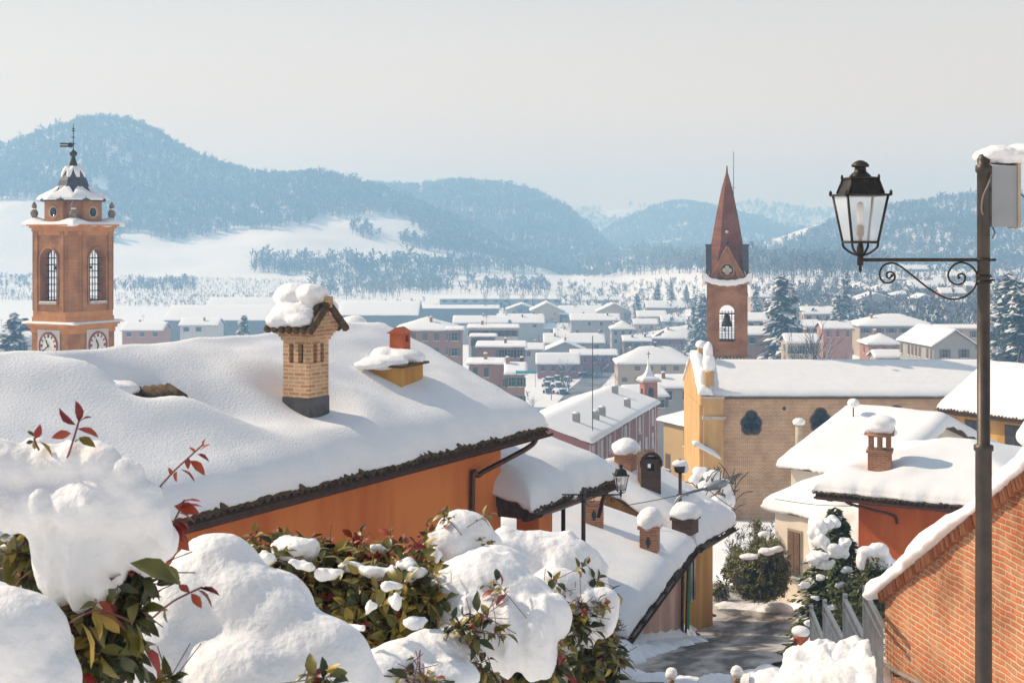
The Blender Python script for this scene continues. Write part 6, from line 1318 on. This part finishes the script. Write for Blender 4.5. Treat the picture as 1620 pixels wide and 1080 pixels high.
foliage('foliage', ell([(1378, 940, 34, 60, 31), (1395, 915, 20, 30, 31), (1350, 960, 30, 40, 31.5)]), 4200, .13, [NEEDG, LDK], [.6, .4], 87, r, .4)
blobmesh('snow_cover', pxblobs([(1372, 872, 16, 9, 31), (1390, 870, 16, 12, 31), (1402, 886, 9, 16, 31), (1362, 886, 8, 16, 31), (1392, 898, 5, 12, 31), (1380, 890, 5, 14, 31), (1412, 893, 9, 10, 31), (1383, 924, 8, 7, 30.6)]), .03, SNOWN, r, 88, .02, 6, 2, bud=5)
# snowed-under bushes below the church pier
r = thing('shrub', 'snow laden tangle of branches below the yellow church pier', 'shrub')
bsh = MB(); rng = random.Random(9)
for i in range(90):
    p0 = P(rng.uniform(1105, 1165), rng.uniform(760, 815), 96 + rng.uniform(-3, 3)); p1 = p0 + Vector((rng.uniform(-1.2, 1.2), rng.uniform(-1, 1), rng.uniform(.3, 1.6))); bsh.tube([p0, p0.lerp(p1, .5) + Vector((0, 0, .2)), p1], .035, 4, 0)
bsh.build('branches', TWIG, r)
blobmesh('snow_cover', pxblobs([(1110, 745, 14, 8, 96), (1128, 752, 16, 9, 95), (1146, 768, 12, 12, 94), (1118, 772, 18, 12, 94), (1155, 790, 8, 16, 94), (1135, 795, 16, 12, 93), (1108, 790, 18, 14, 94), (1150, 815, 14, 10, 92), (1100, 760, 10, 8, 96)]), .12, SNOW, r, 90, .12, 1.6, 1, bud=4)

# ------------------------------------------------------------------ the near hedge of red tipped evergreens under snow
LM = [LDK, LGR, LYE, LRD, LOR]
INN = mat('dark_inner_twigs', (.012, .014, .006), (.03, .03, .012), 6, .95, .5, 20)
def sprig(parent, pts, leaves, D, size, seed, mats=(LRD, LOR), rad=.0035):
    b = MB(); b.tube(smoothpath([P(a, y, D) for a, y in pts], 5), rad, 6, 0); b.build('young_shoot', STEM, parent)
    pos = []; ds = []; sz = []; mi = []; rng = np.random.RandomState(seed)
    for (a, y, a2, y2, m) in leaves:
        p = P(a, y, D); q = P(a2, y2, D + rng.uniform(-.02, .02)); pos.append(tuple(p)); ds.append(tuple(q - p)); sz.append((q - p).length); mi.append(m)
    leafmesh('shoot_leaves', np.array(pos), np.array(ds), np.array(sz), LM, np.array(mi), parent, seed, .15, 1.5)

# 1: far left bush
r = thing('hedge_shrub', 'nearest evergreen shrub at the left edge, red shoots poking from its snow', 'shrub')
D = 4.6
blobmesh('snow_cover', pxblobs([(0, 752, 50, 56, 4.7), (40, 748, 45, 46, 4.7), (80, 742, 45, 42, 4.7), (120, 738, 42, 42, 4.68), (160, 740, 40, 40, 4.66), (195, 762, 38, 40, 4.64), (225, 792, 36, 36, 4.62), (248, 818, 26, 34, 4.6), (262, 842, 15, 30, 4.6), (60, 800, 60, 38, 4.68), (140, 800, 60, 50, 4.64), (200, 815, 42, 42, 4.62), (5, 798, 50, 36, 4.68), (55, 705, 22, 14, 4.75), (150, 708, 24, 14, 4.7)] + curtain([74, 88, 101, 115, 128, 142, 155, 168, 181, 192], [790] * 10, [900, 948, 962, 950, 972, 965, 950, 968, 940, 895], 17, 4.70) + curtain([212, 225, 238, 250, 261], [800, 800, 805, 815, 825], [878, 905, 912, 898, 885], 15, 4.68) + curtain([0, 18, 36, 54, 66], [770] * 5, [838, 846, 836, 850, 842], 16, 4.62)), 0.012, SNOWN, r, 101, 0.012, 12, 5, bud=8, lump=.25, fine=.7)
foliage('foliage', ell([(140, 990, 85, 110, 4.75), (60, 890, 85, 55, 4.8), (200, 960, 40, 90, 4.75), (215, 920, 30, 40, 4.75), (120, 1060, 110, 60, 4.7)]), 1000, .08, LM, [.5, .34, .13, .02, .01], 102, r, .3, .5, up=-.5)
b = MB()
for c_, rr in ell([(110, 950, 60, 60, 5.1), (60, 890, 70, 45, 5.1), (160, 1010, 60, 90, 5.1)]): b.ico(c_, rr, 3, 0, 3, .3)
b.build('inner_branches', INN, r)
sprig(r, [(100, 742), (113, 705), (125, 665)], [(125, 668, 125, 634, 3), (120, 672, 90, 652, 3), (125, 668, 141, 655, 3), (113, 685, 82, 690, 4), (122, 678, 156, 684, 4), (124, 692, 150, 703, 1), (118, 700, 130, 690, 1)], 4.62, .07, 1)
sprig(r, [(62, 712), (56, 700), (54, 692)], [(54, 698, 40, 700, 0), (56, 694, 64, 674, 3), (56, 696, 54, 712, 2), (62, 698, 86, 716, 2), (54, 690, 44, 680, 1)], 4.64, .05, 2)
sprig(r, [(248, 775), (275, 745), (300, 722), (322, 702)], [(316, 712, 330, 700, 4), (312, 718, 333, 726, 3), (298, 722, 296, 742, 3), (300, 728, 327, 748, 4), (285, 742, 312, 756, 3), (280, 745, 275, 764, 4), (272, 752, 268, 740, 4), (258, 770, 250, 780, 4), (308, 716, 300, 704, 4), (320, 704, 324, 694, 3)], 4.72, .06, 3)
sprig(r, [(262, 850), (280, 815), (292, 790)], [(280, 805, 318, 792, 3), (275, 800, 316, 808, 4), (280, 810, 312, 820, 3), (286, 800, 300, 815, 4), (280, 818, 304, 834, 3), (275, 825, 300, 838, 3), (270, 835, 305, 858, 3), (272, 830, 290, 846, 3), (285, 795, 316, 785, 3), (276, 845, 280, 870, 4), (262, 850, 285, 862, 3), (268, 845, 300, 868, 4)], 4.75, .06, 4)
sprig(r, [(240, 978), (275, 950), (320, 928)], [(315, 930, 348, 934, 3), (312, 932, 342, 955, 3), (302, 938, 320, 960, 4), (300, 937, 282, 922, 4), (262, 960, 260, 985, 1), (318, 929, 340, 930, 3)], 4.5, .06, 5)
sprig(r, [(110, 985), (150, 965), (190, 975), (210, 985)], [(150, 968, 205, 985, 3), (160, 970, 190, 1000, 2), (205, 890, 290, 910, 1), (150, 975, 165, 1010, 2), (130, 985, 160, 1050, 2), (140, 990, 172, 1020, 1), (215, 985, 230, 1040, 1), (200, 1000, 232, 1030, 1), (225, 915, 248, 945, 0), (262, 893, 290, 918, 1)], 4.48, .1, 6)
blobmesh('lower_snow', pxblobs([(10, 1020, 100, 90, 4.35), (60, 1060, 62, 70, 4.35), (40, 980, 50, 45, 4.4), (95, 1090, 34, 60, 4.3), (-30, 960, 60, 50, 4.4)]), 0.013, SNOWN, r, 103, 0.012, 10, 14, bud=5, lump=.15, fine=.5)

# 2: big smooth mound
r = thing('hedge_shrub', 'shrub wholly buried under a big smooth snow mound near the middle left', 'shrub')
blobmesh('snow_cover', pxblobs([(345, 915, 78, 76, 5.9), (420, 965, 80, 70, 5.85), (300, 990, 95, 100, 5.8), (380, 980, 95, 95, 5.8), (430, 1010, 90, 85, 5.75), (490, 1055, 105, 85, 5.7), (550, 1092, 66, 66, 5.7), (250, 1060, 60, 80, 5.6), (380, 1080, 120, 80, 5.6), (405, 945, 60, 50, 5.85)]), 0.018, SNOWN, r, 111, 0.014, 7, 26, bud=0, lump=.1, fine=.5)
foliage('foliage', ell([(500, 1075, 30, 30, 5.25), (262, 1085, 34, 26, 5.1)]), 90, .075, LM, [.25, .4, .3, .05, 0], 112, r, .3, .4)

# 3: leafy middle shrubs
r = thing('hedge_shrub', 'leafy green and red shrub with scattered snow tufts against the orange wall', 'shrub')
foliage('foliage', ell([(560, 950, 130, 62, 8.0), (450, 905, 75, 50, 8.2), (650, 950, 60, 70, 7.9), (600, 1000, 90, 40, 7.8), (520, 900, 60, 35, 8.3), (480, 950, 80, 50, 8.0)]), 4600, .098, LM, [.24, .48, .22, .04, .02], 121, r, .25, .3)
foliage('red_foliage', ell([(600, 872, 95, 30, 8.6), (690, 850, 45, 32, 8.6), (560, 885, 60, 20, 8.5), (660, 900, 60, 40, 8.3), (450, 860, 60, 22, 8.5)]), 1100, .075, LM, [.06, .26, .22, .18, .28], 122, r, .2, .2, up=.8)
for i, (a, y, w_, h_, d_) in enumerate([(470, 866, 46, 24, 8.1), (420, 884, 22, 14, 7.9), (475, 893, 26, 12, 7.8), (598, 868, 14, 8, 8.4), (558, 894, 30, 10, 8.0), (604, 906, 40, 11, 7.9), (640, 892, 24, 10, 7.9), (520, 908, 24, 9, 7.8), (588, 958, 20, 12, 7.4), (628, 950, 16, 14, 7.4), (560, 992, 24, 10, 7.3), (662, 905, 24, 12, 7.8), (655, 985, 24, 12, 7.3), (620, 925, 26, 9, 7.6), (690, 880, 16, 14, 8.2)]):
    rt = random.Random(i); bl_ = [(a + rt.uniform(-.55, .55) * w_, y + rt.uniform(-.4, .5) * h_, w_ * rt.uniform(.25, .5), h_ * rt.uniform(.4, .8), d_ + rt.uniform(-.06, .06)) for _ in range(6)] + [(a, y, w_ * .6, h_ * .7, d_)]
    blobmesh('snow_tuft', pxblobs(bl_), .014, SNOWN, r, 200 + i, .02, 9, 1, bud=4, lump=.6)
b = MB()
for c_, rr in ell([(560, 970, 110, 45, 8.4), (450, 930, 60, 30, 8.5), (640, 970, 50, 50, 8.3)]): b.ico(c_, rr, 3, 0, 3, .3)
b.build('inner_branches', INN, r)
# 4: right shrubs with heavy snow
r = thing('hedge_shrub', 'wide shrub with heaped snow domes and dark leaves near the picture centre', 'shrub')
blobmesh('snow_cover', pxblobs([(732, 845, 46, 38, 8.6), (715, 862, 38, 32, 8.5), (758, 868, 38, 36, 8.6), (762, 940, 92, 68, 8.0), (825, 970, 62, 62, 7.9), (715, 945, 46, 50, 8.0), (780, 985, 60, 40, 7.75), (740, 1010, 50, 40, 7.65), (690, 1030, 60, 34, 7.5), (640, 1045, 70, 32, 7.4), (600, 1075, 60, 40, 7.2), (780, 900, 60, 38, 8.3), (700, 1070, 60, 30, 7.3)] + curtain([742, 757, 772, 786, 800, 815, 830, 845, 860, 874], [940] * 10, [990, 1004, 1032, 1064, 1076, 1062, 1040, 1078, 1072, 1012], 15, 7.72)), 0.018, SNOWN, r, 131, 0.018, 7, 8, bud=8, lump=.2, fine=.7)
foliage('foliage', ell([(790, 1065, 60, 36, 7.9), (850, 1060, 50, 40, 8.0), (870, 985, 26, 40, 8.05), (740, 1060, 60, 24, 7.5), (660, 1080, 60, 26, 7.1), (840, 990, 50, 20, 7.8), (750, 1000, 50, 30, 7.45)]), 700, .085, LM, [.45, .38, .08, .08, .01], 132, r, .5, .45, up=-.4)
foliage('sprigs', ell([(735, 838, 48, 38, 8.45), (795, 965, 60, 40, 7.6), (860, 1000, 34, 60, 7.7)]), 110, .08, LM, [.3, .4, .15, .1, .05], 133, r, .95, .3)
r = thing('hedge_shrub', 'farther shrub with rounded snow ridges ending beside the low house roof', 'shrub')
blobmesh('snow_cover', pxblobs([(810, 872, 48, 32, 9.8), (850, 878, 58, 38, 9.8), (880, 888, 52, 46, 9.8), (900, 902, 52, 54, 9.7), (930, 912, 32, 50, 10.1), (880, 945, 56, 46, 9.4), (930, 958, 32, 54, 9.9), (800, 850, 24, 16, 9.8), (950, 945, 17, 48, 10.1), (780, 890, 50, 38, 9.6), (838, 855, 22, 12, 9.85), (896, 866, 26, 14, 9.8)] + curtain([870, 884, 898, 912, 926, 940, 953, 962], [930] * 8, [1000, 1030, 1046, 1010, 1024, 985, 1010, 975], 14, 9.3)), 0.02, SNOWN, r, 141, 0.022, 6, 8, bud=8, lump=.2, fine=.7)
foliage('foliage', ell([(930, 1040, 50, 46, 9.4), (955, 1000, 22, 40, 9.9), (890, 1060, 50, 30, 9.2), (960, 1050, 22, 50, 9.6), (915, 985, 34, 34, 9.2)]), 1500, .085, LM, [.58, .32, .05, .04, .01], 142, r, .4, .5, up=-.5)
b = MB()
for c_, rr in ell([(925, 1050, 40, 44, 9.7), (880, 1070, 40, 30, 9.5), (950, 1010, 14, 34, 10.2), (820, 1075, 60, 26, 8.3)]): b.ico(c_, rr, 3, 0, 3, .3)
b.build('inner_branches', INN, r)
foliage('sprigs', ell([(905, 940, 50, 50, 9.2), (945, 940, 26, 50, 9.7)]), 90, .08, LM, [.35, .4, .1, .1, .05], 143, r, .95, .3)
# ------------------------------------------------------------------ winter haze over the valley
b = MB(); b.box(-3300, 3300, -80, 4000, -60, 152); hz = b.build('haze', [bpy.data.materials.new('haze_air')]); hz['kind'] = 'stuff'
m = hz.data.materials[0]; m.use_nodes = True; nt = m.node_tree; nt.nodes.remove(nt.nodes['Principled BSDF'])
pv = nt.nodes.new('ShaderNodeVolumePrincipled'); pv.inputs['Color'].default_value = (.32, .62, 1.0, 1); pv.inputs['Absorption Color'].default_value = (.45, .45, .45, 1); pv.inputs['Density'].default_value = .00083; pv.inputs['Anisotropy'].default_value = .2
nt.links.new(pv.outputs[0], nt.nodes['Material Output'].inputs['Volume'])
